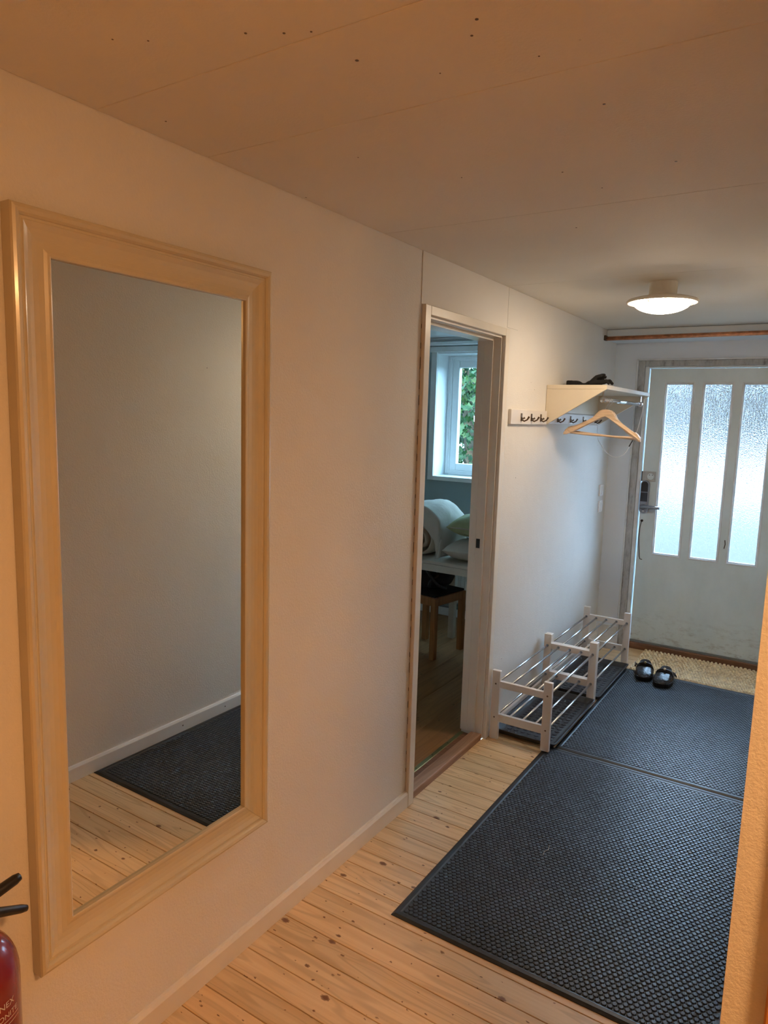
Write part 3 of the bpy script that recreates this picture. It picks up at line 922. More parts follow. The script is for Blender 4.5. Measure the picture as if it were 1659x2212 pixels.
# ------------------------------------------------------------------ jute rug
RX0, RX1, RY0, RY1 = 0.37, XR - 0.02, 4.757, 5.228
rug = tag(MB().box((RX0, RY0, 0.0006), (RX1, RY1, 0.008)).build('jute_rug', M['jute'], bevel=0.003), 'braided natural jute rug in front of the entrance door', 'rug')
vs, fs = [], []
rows = 15
for j in range(rows):
    yy = RY0 + 0.016 + j * (RY1 - RY0 - 0.032) / (rows - 1)
    big = j > rows * 0.42
    p = 0.026 if big else 0.018
    n = int((RX1 - RX0 - 0.01) / p)
    for i in range(n):
        xx = RX0 + 0.012 + i * p + (p / 2 if j % 2 else 0)
        if xx > RX1 - 0.008:
            continue
        rx, ry, rz = (0.0112, 0.0170, 0.0125) if big else (0.0080, 0.0155, 0.0075)
        rx *= R.uniform(0.88, 1.12)
        rz *= R.uniform(0.8, 1.2)
        tw = 0.45 + R.uniform(-0.15, 0.15)
        b = len(vs)
        for a_, rr in ((-0.95, 0.30), (-0.45, 0.9), (0.2, 1.0), (0.75, 0.66)):
            for q in range(6):
                t = 2 * PI * q / 6
                lx, ly, lz = math.cos(t) * rr * rx, a_ * ry, math.sin(t) * rr * rz
                vs.append((xx + lx * math.cos(tw) - ly * math.sin(tw), yy + lx * math.sin(tw) + ly * math.cos(tw), 0.010 + lz))
        for s_ in range(3):
            for q in range(6):
                k = (q + 1) % 6
                fs.append((b + s_ * 6 + q, b + s_ * 6 + k, b + s_ * 6 + 6 + k, b + s_ * 6 + 6 + q))
        fs.append(tuple(b + q for q in range(5, -1, -1)))
        fs.append(tuple(b + 18 + q for q in range(6)))
mb = MB()
mb.v, mb.f = vs, fs
o = mb.build('braid_knots', M['jute'], rug, smooth=True, fix=False)
o['kind'] = 'stuff'

# ------------------------------------------------------------------ shoe racks
def shoe_rack(y0, label, short):
    root = empty('shoe_rack', (0.185, y0 + 0.395, 0), label, 'shoe rack', 'white slatted shoe racks along the left wall')
    ox, oy = 0.185, y0 + 0.395
    T = 0.022
    for k, ya in enumerate((y0, y0 + 0.79 - T)):
        face = -1 if k == 0 else 1
        for s_, xa in ((0, 0.025), (1, 0.301)):
            zb = 0.0112 if (s_ == 1 and k == 0 and short) else 0.0005
            po = MB().box((xa - ox, ya - oy, zb), (xa + 0.044 - ox, ya + T - oy, 0.370)).build('post', M['rackwhite'], root, bevel=0.002)
            for zs in (0.300, 0.120):
                yy = (ya if k == 0 else ya + T)
                MB().lathe((xa + 0.022 - ox, yy - oy, zs), [(0.0, face * 0.0008), (0.0045, face * 0.0008), (0.0050, -face * 0.001)], 10, 'Y').build('screw', M['dark_metal'], po)
        for za, zc in ((0.282, 0.317), (0.098, 0.140)):
            MB().box((0.0685 - ox, ya + 0.001 - oy, za), (0.3015 - ox, ya + T - 0.001 - oy, zc)).build('cross_rail', M['rackwhite'], root, bevel=0.0015)
    for zc, n in ((0.300, 5), (0.120, 5)):
        for i in range(n):
            xx = 0.047 + i * 0.069 - ox
            ro = MB().tube([(xx, y0 + T - 0.001 - oy, zc), (xx, y0 + 0.79 - T + 0.001 - oy, zc)], 0.0062, 12).build('steel_rod', M['steel'], root, smooth=True)
            for yy, s_ in ((y0 + T, 1), (y0 + 0.79 - T, -1)):
                MB().tube([(xx, yy - oy, zc), (xx, yy + s_ * 0.006 - oy, zc)], 0.0085, 10).build('rod_cap', M['grey_metal'], ro, smooth=False)
    return root

shoe_rack(3.246, 'white shoe rack with steel rods, the one nearer the doorway', True)
shoe_rack(4.037, 'white shoe rack with steel rods, the one nearer the entrance door', False)

# boot trays
def boot_tray(y0, z0, label):
    X0, X1, Y0, Y1 = 0.019, 0.366, y0, y0 + 0.710
    root = empty('boot_tray', ((X0 + X1) / 2, (Y0 + Y1) / 2, z0), label, 'boot tray', 'dark plastic boot trays under the shoe racks')
    hx, hy = (X1 - X0) / 2, (Y1 - Y0) / 2
    def rr(d, z, r=0.018):
        pts = []
        for sx, sy, a0 in ((1, 1, 0), (-1, 1, 90), (-1, -1, 180), (1, -1, 270)):
            for k in range(5):
                t = math.radians(a0 + k * 22.5)
                pts.append((sx * (hx - d - r) + r * math.cos(t), sy * (hy - d - r) + r * math.sin(t), z))
        return pts
    MB().rings([rr(0.022, 0.0006), rr(0.002, 0.026), rr(0.0, 0.027), rr(0.0, 0.031), rr(0.007, 0.031), rr(0.030, 0.006), rr(0.036, 0.0045)]).build('tray_dish', M['tray'], root)
    mb = MB()
    nx, ny = 7, 17
    for i in range(nx):
        for j in range(ny):
            cx = -hx + 0.062 + i * (2 * hx - 0.124) / (nx - 1)
            cy_ = -hy + 0.062 + j * (2 * hy - 0.124) / (ny - 1)
            mb.lathe((cx, cy_, 0), [(0.0132, 0.0042), (0.0125, 0.0070), (0.0105, 0.0080), (0.0, 0.0080)], 12)
    s_ = mb.build('raised_dots', M['tray'], root)
    s_['kind'] = 'stuff'
boot_tray(3.288, 0.0093, 'dark boot tray under the nearer shoe rack')
boot_tray(4.068, 0.0, 'dark boot tray under the farther shoe rack')

# ------------------------------------------------------------------ clogs
def clog(loc, rz, mirror, label):
    root = empty('clog', loc, label, 'shoe', 'black leather clogs by the jute rug', rz)
    s = -1 if mirror else 1
    L = 0.27
    def half(t):          # half width of the sole; t=0 toe .. 1 heel
        pts = [(0, 0.0), (0.015, 0.020), (0.04, 0.032), (0.09, 0.043), (0.18, 0.051), (0.30, 0.054), (0.42, 0.050), (0.60, 0.038), (0.78, 0.034), (0.9, 0.032), (0.97, 0.020), (1.0, 0.0)]
        for (a, p), (b, q) in zip(pts, pts[1:]):
            if a <= t <= b:
                return p + (q - p) * (t - a) / (b - a)
        return 0
    ts = [0.0, 0.01, 0.03, 0.06, 0.1, 0.16, 0.24, 0.33, 0.42, 0.52, 0.62, 0.72, 0.82, 0.9, 0.95, 0.985, 1.0]
    out = [(s * (half(t) + 0.004 * math.sin(PI * t)), t * L) for t in ts] + [(-s * half(t), t * L) for t in reversed(ts[1:-1])]
    def scaled(k, z, dz=0):
        return [(x * k, 0.135 + (y_ - 0.135) * k, z + dz) for x, y_ in out]
    MB().rings([scaled(0.95, 0.0), scaled(1.0, 0.006), scaled(1.02, 0.028), scaled(0.98, 0.032)]).build('sole', M['black'], root, smooth=False)
    # vamp: the closed front of the clog
    rows = []
    for t in [0.004, 0.02, 0.05, 0.09, 0.14, 0.2, 0.27, 0.34, 0.41, 0.47, 0.52]:
        wv = half(t) * 1.0 + 0.001
        hh = 0.030 + 0.056 * (min(1, t / 0.50)) ** 0.70 * (1 - 0.10 * max(0, t - 0.4) / 0.12)
        row = []
        for k in range(15):
            a = PI * k / 14
            lx = math.cos(a)
            lx = math.copysign(abs(lx) ** 0.75, lx)
            z = 0.028 + (hh - 0.028) * (max(0, math.sin(a)) ** 0.6)
            wob = 0.0025 * noise.noise(Vector((lx * 3, t * 14, 5 if mirror else 1)))
            row.append((s * lx * wv, t * L, z + wob))
        rows.append(row)
    MB().rings(rows, caps=False, closed=False).build('vamp', M['leather'], root, smooth=True)
    mb = MB().rings([[(x * 0.86, 0.135 + (y_ - 0.135) * 0.92, 0.0325) for x, y_ in out], [(x * 0.84, 0.135 + (y_ - 0.135) * 0.9, 0.034) for x, y_ in out]])
    mb.build('footbed', M['black_cloth'], root)
    # raised tongue edge and the strap across it
    def band(t0, t1, k, dz, a0, a1, dz1=None):
        rows = []
        for t in (t0, (t0 + t1) / 2, t1):
            row = []
            d_ = dz if dz1 is None else dz + (dz1 - dz) * (t - t0) / (t1 - t0)
            for q in range(13):
                a = a0 + (a1 - a0) * q / 12
                lx = math.copysign(abs(math.cos(a)) ** 0.75, math.cos(a))
                row.append((s * lx * (half(min(t, 0.5)) * k), t * L, 0.030 + (0.056 + d_) * (max(0, math.sin(a)) ** 0.7)))
            rows.append(row)
        return MB().rings(rows, caps=False, closed=False)
    root.scale = (1.02, 1.04, 1.0)
    o = band(0.385, 0.50, 1.08, 0.006, 0.02, PI - 0.02).build('strap', M['black'], root, smooth=True)
    md = o.modifiers.new('thickness', 'SOLIDIFY')
    md.thickness = 0.003
    o = band(0.36, 0.54, 0.94, -0.004, 0.75, PI - 0.75, 0.016).build('tongue', M['black_cloth'], root, smooth=True)
    md = o.modifiers.new('thickness', 'SOLIDIFY')
    md.thickness = 0.004
    MB().lathe((0.0, 0.102, 0.0945), [(0.0, -0.004), (0.005, -0.0045), (0.0075, -0.002), (0.0075, 0.003), (0.0, 0.004)], 14, 'Y').build('button', M['cream'] if not mirror else M['brass'], root, smooth=True)
    bk = MB().box((-0.004, -0.011, -0.010), (0.004, 0.011, 0.010))
    bk.xf(Matrix.Translation((s * 0.058, 0.122, 0.072)) @ Matrix.Rotation(s * 0.5, 4, 'Y'))
    bk.build('buckle', M['chrome'], root, bevel=0.002)
    MB().tube([(s * 0.052, 0.122, 0.070), (s * 0.062, 0.137, 0.052), (s * 0.061, 0.150, 0.040)], [0.006, 0.005, 0.003], 6).build('strap_end', M['leather'], root, smooth=True)
clog((0.510, 4.550, 0.0105), math.radians(9), True, 'left black clog of the pair, turned outward a little')
clog((0.618, 4.498, 0.0105), math.radians(-3), False, 'right black clog of the pair, with the shiny buckle')

# ------------------------------------------------------------------ hooks, hat rack, hangers, glove, wire
def hook(parent, off, y_, z_, x_=0.016):
    b = MB().box((x_, y_ - 0.007, z_ - 0.004), (x_ + 0.004, y_ + 0.007, z_ + 0.036))
    b.tube([(x_ + 0.003, y_, z_ + 0.004), (x_ + 0.018, y_, z_ - 0.004), (x_ + 0.034, y_, z_ + 0.004), (x_ + 0.044, y_, z_ + 0.020)], [0.004, 0.0042, 0.0042, 0.0052], 8)
    b.tube([(x_ + 0.003, y_, z_ + 0.014), (x_ + 0.012, y_, z_ + 0.008), (x_ + 0.020, y_, z_ + 0.014)], [0.0035, 0.0035, 0.006], 8)
    b.v = [(p[0] - off[0], p[1] - off[1], p[2] - off[2]) for p in b.v]
    return b.build('coat_hook', M['dark_metal'], parent)

off = (0, 3.59, 1.667)
hr = empty('hook_rail', off, 'short white hook rail beside the hat rack', 'hook rail')
mb = MB().box((0.0008, -0.255, -0.038), (0.016, 0.262, 0.038))
mb.build('rail_board', M['rackwhite'], hr, bevel=0.002)
for yy in (3.468, 3.611, 3.752):
    hook(hr, off, yy, 1.650)
off = (0, 4.37, 1.632)
hat = empty('hat_rack', off, 'cream wall hat rack with triangular sides and chrome rod', 'hat rack')
def loc_mb(mb):
    mb.v = [(p[0] - off[0], p[1] - off[1], p[2] - off[2]) for p in mb.v]
    return mb
SY0, SY1, SD, SZ = 3.862, 4.885, 0.337, 1.852
for ya in (SY0, SY1 - 0.016):
    o = loc_mb(MB().prism([(0.0015, 1.632), (0.014, 1.632), (SD - 0.002, SZ - 0.0235), (0.0015, SZ - 0.0235)], 'Y', ya, ya + 0.016)).build('side_panel', M['cream'], hat, bevel=0.0015)
loc_mb(MB().box((0.0015, SY0, SZ - 0.023), (SD, SY1, SZ))).build('shelf_board', M['cream'], hat, bevel=0.0015)
loc_mb(MB().box((0.0015, SY0 + 0.016, 1.700), (0.007, SY1 - 0.016, SZ - 0.0235))).build('back_panel', M['cream'], hat)
loc_mb(MB().box((0.0015, SY0 + 0.016, 1.633), (0.016, SY1 - 0.016, 1.696))).build('back_rail', M['rackwhite'], hat, bevel=0.0015)
for yy in (4.035, 4.272, 4.525, 4.79):
    hook(hat, off, yy, 1.648)
loc_mb(MB().tube([(0.290, 3.975, 1.776), (0.290, 4.842, 1.776)], 0.0115, 16)).build('hanging_rod', M['chrome'], hat, smooth=True)
for yy in (3.968, 4.848):
    mb = MB().tube([(0.290, yy, 1.829), (0.290, yy, 1.79)], 0.005, 8)
    mb.lathe((0.290, yy, 1.776), [(0.0, -0.010), (0.014, -0.009), (0.0165, 0.0), (0.014, 0.009), (0.0, 0.010)], 14, 'Y')
    mb.box((0.272, yy - 0.012, 1.826), (0.308, yy + 0.012, 1.829))
    loc_mb(mb).build('rod_bracket', M['chrome'], hat)

# coat hangers
def hanger_mesh():
    outer = [(0.0, 0.0), (0.018, -0.001), (0.036, -0.008), (0.050, -0.022), (0.064, -0.040), (0.095, -0.060), (0.140, -0.084), (0.172, -0.100), (0.180, -0.099), (0.196, -0.108), (0.212, -0.124), (0.214, -0.136)]
    inner = [(0.203, -0.136), (0.180, -0.128), (0.150, -0.113), (0.100, -0.086), (0.050, -0.058), (0.018, -0.040), (0.0, -0.034)]
    right = outer + inner
    left = [(-x_, z_) for x_, z_ in reversed(outer[1:] + inner[:-1])]
    poly = right + left
    # bowed forward at the ends, thicker at the shoulders
    a, b = [], []
    for x_, z_ in poly:
        bow = -0.9 * x_ * x_
        th = 0.007 + 0.010 * (abs(x_) / 0.214) ** 1.5
        a.append((x_, bow - th, z_))
        b.append((x_, bow + th, z_))
    return MB().rings([a, b])
def hanger(loc, rz, ry, label):
    root = empty('coat_hanger', loc, label, 'coat hanger', 'wooden hangers on the hat rack', rz)
    root.rotation_euler[1] = ry
    mb = hanger_mesh()
    mb.v = [(p[0], p[1], p[2] * 1.15 - 0.052) for p in mb.v]
    body = mb.build('shoulder_bar', M['beech'], root, bevel=0.002)
    MB().tube([(-0.19, -0.032, -0.196), (-0.1, -0.030, -0.199), (0.1, -0.030, -0.199), (0.19, -0.032, -0.196)], 0.0058, 10).build('trouser_bar', M['beech'], root, smooth=True)
    pts = [(0, 0, -0.056), (0, 0, -0.040), (0.006, 0, -0.026), (0.016, 0, -0.014), (0.0165, 0, -0.001), (0.011, 0, 0.009), (0.0, 0, 0.0140), (-0.011, 0, 0.009), (-0.0150, 0, -0.002)]
    MB().tube(pts, 0.0017, 8).build('wire_hook', M['steel'], root, smooth=True)
hanger((0.290, 4.052, 1.776), math.radians(2), math.radians(2.5), 'front wooden coat hanger on the hat rack rod')
hanger((0.290, 4.104, 1.776), math.radians(3.5), math.radians(5.5), 'second wooden coat hanger, tucked behind the front one')

# black glove on the shelf, cuff towards the wall
gl = MB()
def blob(mb, c, r, n=10, m_=8):
    rg = []
    for i in range(1, m_):
        t = PI * i / m_
        rg.append([(c[0] + r[0] * math.sin(t) * math.cos(2 * PI * k / n), c[1] + r[1] * math.sin(t) * math.sin(2 * PI * k / n), c[2] - r[2] * math.cos(t)) for k in range(n)])
    return mb.rings(rg)
blob(gl, (0.0, 0, 0.020), (0.046, 0.040, 0.019))
gl.box((-0.036, -0.03, 0.004), (0.03, 0.03, 0.030))
blob(gl, (0.055, 0, 0.013), (0.055, 0.035, 0.011))
blob(gl, (0.115, 0.0, 0.022), (0.050, 0.042, 0.019))
for k, (yy, cur, ln) in enumerate(((-0.033, 0.066, 0.9), (-0.011, 0.070, 1.0), (0.012, 0.058, 1.0), (0.033, 0.046, 0.85))):
    gl.tube([(0.105, yy, 0.026), (0.135, yy, 0.026 + cur * 0.45), (0.160, yy, 0.010 + cur * 0.82), (0.180 * ln, yy * 1.1, cur * 0.98)], [0.014, 0.0125, 0.011, 0.009], 8)
gl.tube([(0.10, -0.035, 0.016), (0.155, -0.045, 0.026), (0.196, -0.040, 0.034), (0.212, -0.036, 0.014)], [0.014, 0.013, 0.012, 0.009], 8)
gl.tube([(0.10, 0.035, 0.016), (0.155, 0.045, 0.030), (0.192, 0.040, 0.038), (0.213, 0.036, 0.016)], [0.014, 0.013, 0.012, 0.009], 8)
go = empty('work_glove', (0.072, 4.135, SZ + 0.0008), 'black work glove lying on top of the hat rack', 'glove')
g1 = gl.build('glove_body', M['black_cloth'], go, remesh=0.005)
MB().box((-0.0425, -0.0335, 0.0005), (-0.002, 0.0335, 0.0375)).build('cuff', M['black_cloth'], go, bevel=0.008, seg=3)

# thin white wire that hangs in a loop behind the hangers
def bez(pts, n=8):
    out = []
    P = [Vector(p) for p in pts]
    for i in range(len(P) - 1):
        p0, p1, p2, p3 = P[max(i - 1, 0)], P[i], P[i + 1], P[min(i + 2, len(P) - 1)]
        for k in range(n):
            t = k / n
            out.append(0.5 * ((2 * p1) + (p2 - p0) * t + (2 * p0 - 5 * p1 + 4 * p2 - p3) * t * t + (3 * p1 - p0 - 3 * p2 + p3) * t ** 3))
    out.append(P[-1])
    return out
wr = empty('hanging_wire', (0.03, 4.86, 1.64), 'thin white wire hanging in a loop behind the wooden hangers', 'wire')
W = [(0.018, 4.866, 1.665), (0.035, 4.80, 1.60), (0.060, 4.74, 1.54), (0.105, 4.67, 1.50), (0.150, 4.63, 1.46), (0.195, 4.60, 1.437), (0.235, 4.59, 1.434), (0.275, 4.59, 1.457), (0.298, 4.60, 1.50), (0.314, 4.62, 1.545), (0.325, 4.66, 1.60), (0.331, 4.72, 1.70), (0.333, 4.78, 1.828)]
W = [(a - 0.03, b - 4.86, c - 1.64) for a, b, c in W]
MB().tube(bez(W), 0.0018, 6).build('wire_loop', M['switch'], wr, smooth=True)
MB().tube([Vector(W[8]) + Vector((0, 0, 0.004)), Vector(W[9])], 0.0036, 8).build('black_plug', M['black'], wr, smooth=True)

# light switches
def switch(z, y_, label):
    root = empty('light_switch', (0.0008, y_, z), label, 'light switch', 'light switches by the entrance door')
    MB().box((0, -0.041, -0.041), (0.012, 0.041, 0.041)).build('switch_plate', M['switch'], root, bevel=0.003, seg=2)
    p = MB().box((0.012, -0.022, -0.030), (0.017, 0.022, 0.030))
    p.build('rocker', M['switch'], root, bevel=0.002)
switch(1.166, 5.096, 'upper white light switch on the left wall near the entrance door')
switch(1.048, 5.100, 'lower white light switch on the left wall near the entrance door')

# copper curtain rod
cr = empty('curtain_rod', (0.67, 4.945, 2.219), 'copper curtain rod high before the entrance door', 'curtain rod')
MB().tube([(-0.655, 0, 0), (0.66, 0, 0.006)], 0.0140, 16).build('copper_tube', M['copper'], cr, smooth=True)
MB().tube([(-0.655, -0.021, -0.004), (0.1, -0.021, 0.0), (0.66, -0.021, 0.004)], 0.0065, 10).build('thin_rod', M['copper'], cr, smooth=True)
MB().box((-0.669, -0.03, -0.014), (-0.655, 0.016, 0.020)).build('wall_bracket', M['dark_metal'], cr, bevel=0.002)
MB().box((0.66, -0.03, -0.010), (0.669, 0.016, 0.022)).build('wall_bracket', M['dark_metal'], cr, bevel=0.002)

# ------------------------------------------------------------------ ceiling lamps
def ceiling_lamp(loc, glow, label):
    cl = empty('ceiling_lamp', loc, label, 'ceiling lamp')
    MB().lathe((0, 0, 0), [(0.0, -0.0006), (0.060, -0.0006), (0.060, -0.055), (0.066, -0.060), (0.062, -0.064), (0.0, -0.064)], 40).build('mounting_collar', M['ceiling'], cl, smooth=False)
    MB().lathe((0, 0, 0), [(0.056, -0.060), (0.080, -0.061), (0.096, -0.067), (0.120, -0.070), (0.148, -0.078), (0.155, -0.085), (0.153, -0.091), (0.146, -0.092), (0.139, -0.088), (0.110, -0.080), (0.05, -0.070)], 56).build('metal_rim', M['ceiling'], cl, smooth=True)
    dp = [(0.124, -0.086)]
    for k in range(1, 11):
        t = PI / 2 * k / 10
        dp.append((0.124 * math.cos(t), -0.086 - 0.051 * math.sin(t)))
    MB().lathe((0, 0, 0), dp, 48).build('opal_dome', glow, cl, smooth=True)
    for a in (20, 140, 255):
        x_, y_ = 0.128 * math.cos(math.radians(a)), 0.128 * math.sin(math.radians(a))
        MB().tube([(x_, y_, -0.080), (x_, y_, -0.094), (x_ * 0.96, y_ * 0.96, -0.098)], [0.002, 0.002, 0.004], 8).build('retaining_screw', M['brass'], cl)
ceiling_lamp((0.680, 3.415, H), M['lamp_glow'], 'lit round ceiling lamp with opal dome and white rim in the passage')
ceiling_lamp((2.10, 0.52, H), M['warm_glow'], 'warm round ceiling lamp in the side room behind the right wall')

# ------------------------------------------------------------------ far room: table, stool, bag, bedding, radiator
TX0, TX1, TY0, TY1, TZ = -0.955, -0.215, 3.872, 4.668, 0.742
tb = empty('white_table', ((TX0 + TX1) / 2, (TY0 + TY1) / 2, 0.0025), 'white table heaped with bedding in the far room', 'table')
ox, oy = (TX0 + TX1) / 2, (TY0 + TY1) / 2
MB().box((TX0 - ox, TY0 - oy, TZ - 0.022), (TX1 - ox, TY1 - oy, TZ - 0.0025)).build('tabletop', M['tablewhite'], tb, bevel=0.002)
rect = [((TX0 + 0.004, TY0 + 0.004), (TX1 - 0.004, TY0 + 0.024)), ((TX0 + 0.004, TY1 - 0.024), (TX1 - 0.004, TY1 - 0.004)), ((TX0 + 0.004, TY0 + 0.024), (TX0 + 0.024, TY1 - 0.024)), ((TX1 - 0.024, TY0 + 0.024), (TX1 - 0.004, TY1 - 0.024))]
mb = MB()
for (a, b), (c, d) in rect:
    mb.box((a - ox, b - oy, TZ - 0.070), (c - ox, d - oy, TZ - 0.025))
mb.build('apron', M['tablewhite'], tb, bevel=0.001)
for sx in (0, 1):
    for sy in (0, 1):
        xa = TX0 + 0.025 if sx == 0 else TX1 - 0.070
        ya = TY0 + 0.025 if sy == 0 else TY1 - 0.070
        MB().box((xa - ox, ya - oy, 0.0), (xa + 0.045 - ox, ya + 0.045 - oy, TZ - 0.025)).build('leg', M['tablewhite'], tb, bevel=0.002)

stl = empty('wooden_stool', (-0.918, 4.285, 0.0025), 'brown wooden stool with black seat under the white table', 'stool', rz=math.radians(-9))
hs = 0.180
for sx in (-1, 1):
    for sy in (-1, 1):
        x_, y_ = sx * (hs - 0.020), sy * (hs - 0.020)
        MB().box((x_ - 0.020, y_ - 0.020, 0.0), (x_ + 0.020, y_ + 0.020, 0.434)).build('leg', M['stool_wood'], stl, bevel=0.004, seg=2)
mb = MB()
for s_ in (-1, 1):
    mb.box((-hs + 0.04, s_ * (hs - 0.012) - 0.011, 0.378), (hs - 0.04, s_ * (hs - 0.012) + 0.011, 0.436)).box((s_ * (hs - 0.012) - 0.011, -hs + 0.04, 0.378), (s_ * (hs - 0.012) + 0.011, hs - 0.04, 0.436))
mb.build('seat_frame', M['stool_wood'], stl, bevel=0.002)
MB().box((-hs + 0.010, -hs + 0.010, 0.4365), (hs - 0.010, hs - 0.010, 0.450)).build('seat_pad', M['black_cloth'], stl, bevel=0.005, seg=2)

def lump(c, r, amp, fr, seed, p=2.0, nu=40, nv=24):
    """cushiony closed body: superellipsoid with noise folds"""
    rg = []
    for i in range(1, nv):
        v = -PI / 2 + PI * i / nv
        row = []
        for k in range(nu):
            u = 2 * PI * k / nu
            e = lambda t: math.copysign(abs(t) ** (2.0 / p), t)
            x_, y_, z_ = e(math.cos(v)) * e(math.cos(u)), e(math.cos(v)) * e(math.sin(u)), math.sin(v)
            q = 1 + amp * noise.noise(Vector((x_ * fr + seed, y_ * fr, z_ * fr * 0.8))) + amp * 0.5 * noise.noise(Vector((x_ * fr * 2.3, y_ * fr * 2.3 + seed, z_ * fr * 2)))
            row.append((c[0] + x_ * r[0] * q, c[1] + y_ * r[1] * q, c[2] + z_ * r[2] * q))
        rg.append(row)
    return MB().rings(rg)

bag = empty('black_backpack', (-0.93, 4.30, 0.4535), 'slumped black backpack lying on the wooden stool', 'backpack')
mb = lump((0, 0, 0.095), (0.165, 0.13, 0.088), 0.10, 2.2, 3, 2.8)
zm = min(p[2] for p in mb.v)
mb.v = [(p[0], p[1], max(0.0, p[2] - max(0, zm))) for p in mb.v]
mb.build('bag_body', M['black_cloth'], bag, smooth=True)
mb = MB().tube(bez([(0.03, -0.125, 0.16), (0.09, -0.15, 0.11), (0.13, -0.13, 0.06), (0.165, -0.08, 0.028)]), 0.012, 8)
mb.tube(bez([(0.10, -0.11, 0.16), (0.13, -0.13, 0.13), (0.08, -0.145, 0.08), (0.06, -0.13, 0.04)]), 0.011, 8)
mb.build('strap', M['black'], bag, smooth=True)
mb = MB().prism([(0.10, 0.10), (0.20, 0.135), (0.215, 0.165), (0.10, 0.172)], 'Y', -0.10, -0.02)
mb.build('side_flap', M['black_cloth'], bag, bevel=0.008, seg=2)

# bedding on the table
ZT = TZ + 0.0015
def spiral_roll(c, length, r0, turns, label):
    root = empty('rolled_duvet', c, label, 'duvet')
    n = 90
    prof_o, prof_i = [], []
    for k in range(n + 1):
        t = k / n
        a = 2 * PI * turns * t
        r = r0 * (0.16 + 0.84 * t)
        th = r0 * 0.11
        sq = 0.90
        prof_o.append((r * math.cos(a), r * math.sin(a) * sq))
        prof_i.append(((r - th) * math.cos(a), (r - th) * math.sin(a) * sq))
    poly = prof_o + prof_i[::-1]
    rows = []
    for s_ in range(9):
        f = s_ / 8
        sh = 1 - 0.10 * (2 * f - 1) ** 4
        rows.append([(u * sh, -length / 2 + f * length + 0.010 * noise.noise(Vector((u * 16, v * 16, f))), r0 * 0.92 + v * sh * (1 + 0.04 * noise.noise(Vector((u * 9, f * 5, v * 9))))) for u, v in poly])
    zm_ = min(p[2] for r_ in rows for p in r_)
    mb = MB().rings([[(p[0], p[1], p[2] - zm_) for p in r_] for r_ in rows], caps=True)
    mb.build('duvet_roll', M['duvet'], root, smooth=True)
    return root
spiral_roll((-0.86, 4.145, ZT), 0.36, 0.163, 2.6, 'cream rolled-up duvet at the left of the white table')

# throw draped over the roll, its near edge hanging down the front
rows = []
NU, NV = 40, 36
for j in range(NV + 1):
    f = j / NV
    row = []
    for i in range(NU + 1):
        u = i / NU
        g = min(1.0, max(0.0, (f - 0.30) / 0.70))
        a = PI * (1.02 - 1.02 * min(1, u / 0.74))
        rr_ = 0.176 + 0.016 * math.sin(PI * g) + 0.004 * math.sin(u * 23 + g * 5)
        x_, z_ = rr_ * math.cos(a), 0.155 + (rr_ + 0.006) * math.sin(a)
        if u > 0.74:
            z_ = 0.161 - (u - 0.74) / 0.26 * 0.150
            x_ = rr_ + 0.004 * math.sin(g * 9 + u * 6)
        y_ = -0.186 + g * 0.37
        if f < 0.30:
            t = (0.30 - f) / 0.30
            z_ -= t * (0.05 + 0.16 * u)
            y_ -= 0.010 * math.sin(t * PI / 2) + 0.010 * t
            x_ *= 1 - 0.10 * t
        fold = 0.007 * noise.noise(Vector((u * 8 + f * 3, f * 5, 2))) + 0.004 * math.sin(u * 34 + f * 6)
        row.append((x_ + math.cos(a) * abs(fold), y_ + fold * 0.6, max(0.008, z_ + math.sin(a) * abs(fold))))
    rows.append(row)
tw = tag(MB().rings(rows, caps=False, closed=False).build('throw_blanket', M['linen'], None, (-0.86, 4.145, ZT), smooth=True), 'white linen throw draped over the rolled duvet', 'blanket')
md = tw.modifiers.new('thickness', 'SOLIDIFY')
md.thickness = 0.005
fg = MB()
for k in range(9):
    u0 = rows[0][NU - 1 - k]
    fg.tube([(u0[0], u0[1] + 0.004, u0[2] + 0.004), (u0[0] + 0.003, u0[1] - 0.012, max(0.006, u0[2] - 0.012)), (u0[0] + R.uniform(-0.006, 0.006), u0[1] - 0.016, max(0.004, u0[2] - 0.028))], 0.0012, 5)
fg.build('fringe', M['linen'], tw)

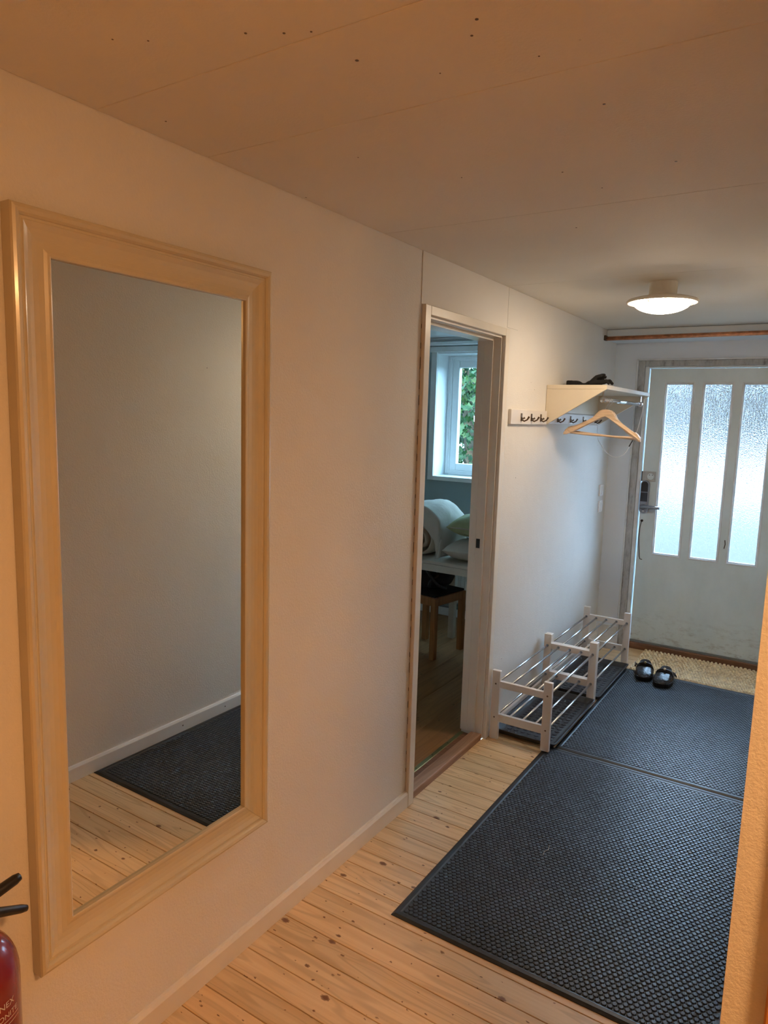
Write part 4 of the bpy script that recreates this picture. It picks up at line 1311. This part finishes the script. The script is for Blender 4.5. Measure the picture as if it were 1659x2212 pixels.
def pillow(c, r, rot, mat, label, name, seed, piping=False):
    """two bulged faces meeting in a seam"""
    root = empty(name, c, label, 'pillow')
    root.rotation_euler = rot
    n = 26
    mbp = MB()
    for sgn in (1, -1):
        rws = []
        for i in range(n + 1):
            row = []
            for j in range(n + 1):
                u, v = 2 * i / n - 1, 2 * j / n - 1
                pin = 1 - 0.07 * (abs(u) ** 2) * (1 - abs(v)) - 0.0
                b = max(0, (1 - u ** 4) * (1 - v ** 4)) ** 0.6
                wr_ = 0.10 * noise.noise(Vector((u * 3.5 + seed, v * 3.5, sgn))) * b
                row.append((u * r[0] * (1 - 0.05 * (1 - v * v)), v * r[1] * (1 - 0.05 * (1 - u * u)), sgn * r[2] * b * (1 + wr_) + 0.25 * r[2] * wr_))
            rws.append(row)
        mbp.rings(rws, caps=False, closed=False)
    mbp.build('pillow_body', mat, root, smooth=True)
    if piping:
        edge = [(u * r[0] * 0.965, v * r[1] * 0.965, 0) for u, v in [(-1, -1), (0, -0.985), (1, -1), (0.985, 0), (1, 1), (0, 0.985), (-1, 1), (-0.985, 0), (-1, -1)]]
        MB().tube(bez(edge, 5), 0.004, 6).build('piping', M['linen'], root, smooth=True)
    return root
pillow((-0.455, 4.06, ZT + 0.072), (0.20, 0.15, 0.064), (0, 0, math.radians(6)), M['linen'], 'plump white pillow on the white table below the green one', 'white_pillow', 2)
pillow((-0.440, 4.12, ZT + 0.220), (0.22, 0.16, 0.068), (math.radians(3), math.radians(2), math.radians(9)), M['green_linen'], 'pale green pillow lying on top of the white pillow', 'green_pillow', 8, True)
mb = lump((0, 0, 0.160), (0.215, 0.115, 0.158), 0.07, 1.9, 12, 2.6)
zm = min(p[2] for p in mb.v)
mb.v = [(p[0], p[1], p[2] - zm) for p in mb.v]
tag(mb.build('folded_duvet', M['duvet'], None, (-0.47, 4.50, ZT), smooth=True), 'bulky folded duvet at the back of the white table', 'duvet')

# radiator under the window
rad = empty('radiator', (-0.95, YB - 0.07, 0.145), 'white ribbed panel radiator under the far window', 'radiator')
mb = MB()
mb.box((-0.50, -0.012, 0.0), (0.50, 0.02, 0.52))
mb.build('back_panel', M['radiator'], rad, bevel=0.004)
mb = MB()
for k in range(30):
    x_ = -0.485 + k * 0.0335
    mb.prism([(x_ - 0.011, -0.012), (x_ - 0.006, -0.022), (x_ + 0.006, -0.022), (x_ + 0.011, -0.012)], 'Z', 0.02, 0.50)
mb.build('ribs', M['radiator'], rad)
mb = MB()
for x_ in (-0.38, 0.38):
    mb.box((x_ - 0.015, 0.02, 0.05), (x_ + 0.015, 0.0695, 0.47))
mb.build('wall_bracket', M['radiator'], rad)
mb = MB()
for z_ in (-0.02, -0.048):
    mb.tube([(-0.50, 0.0, z_), (0.60, 0.0, z_)], 0.008, 10)
mb.build('heating_pipe', M['grey_metal'], rad, smooth=True)
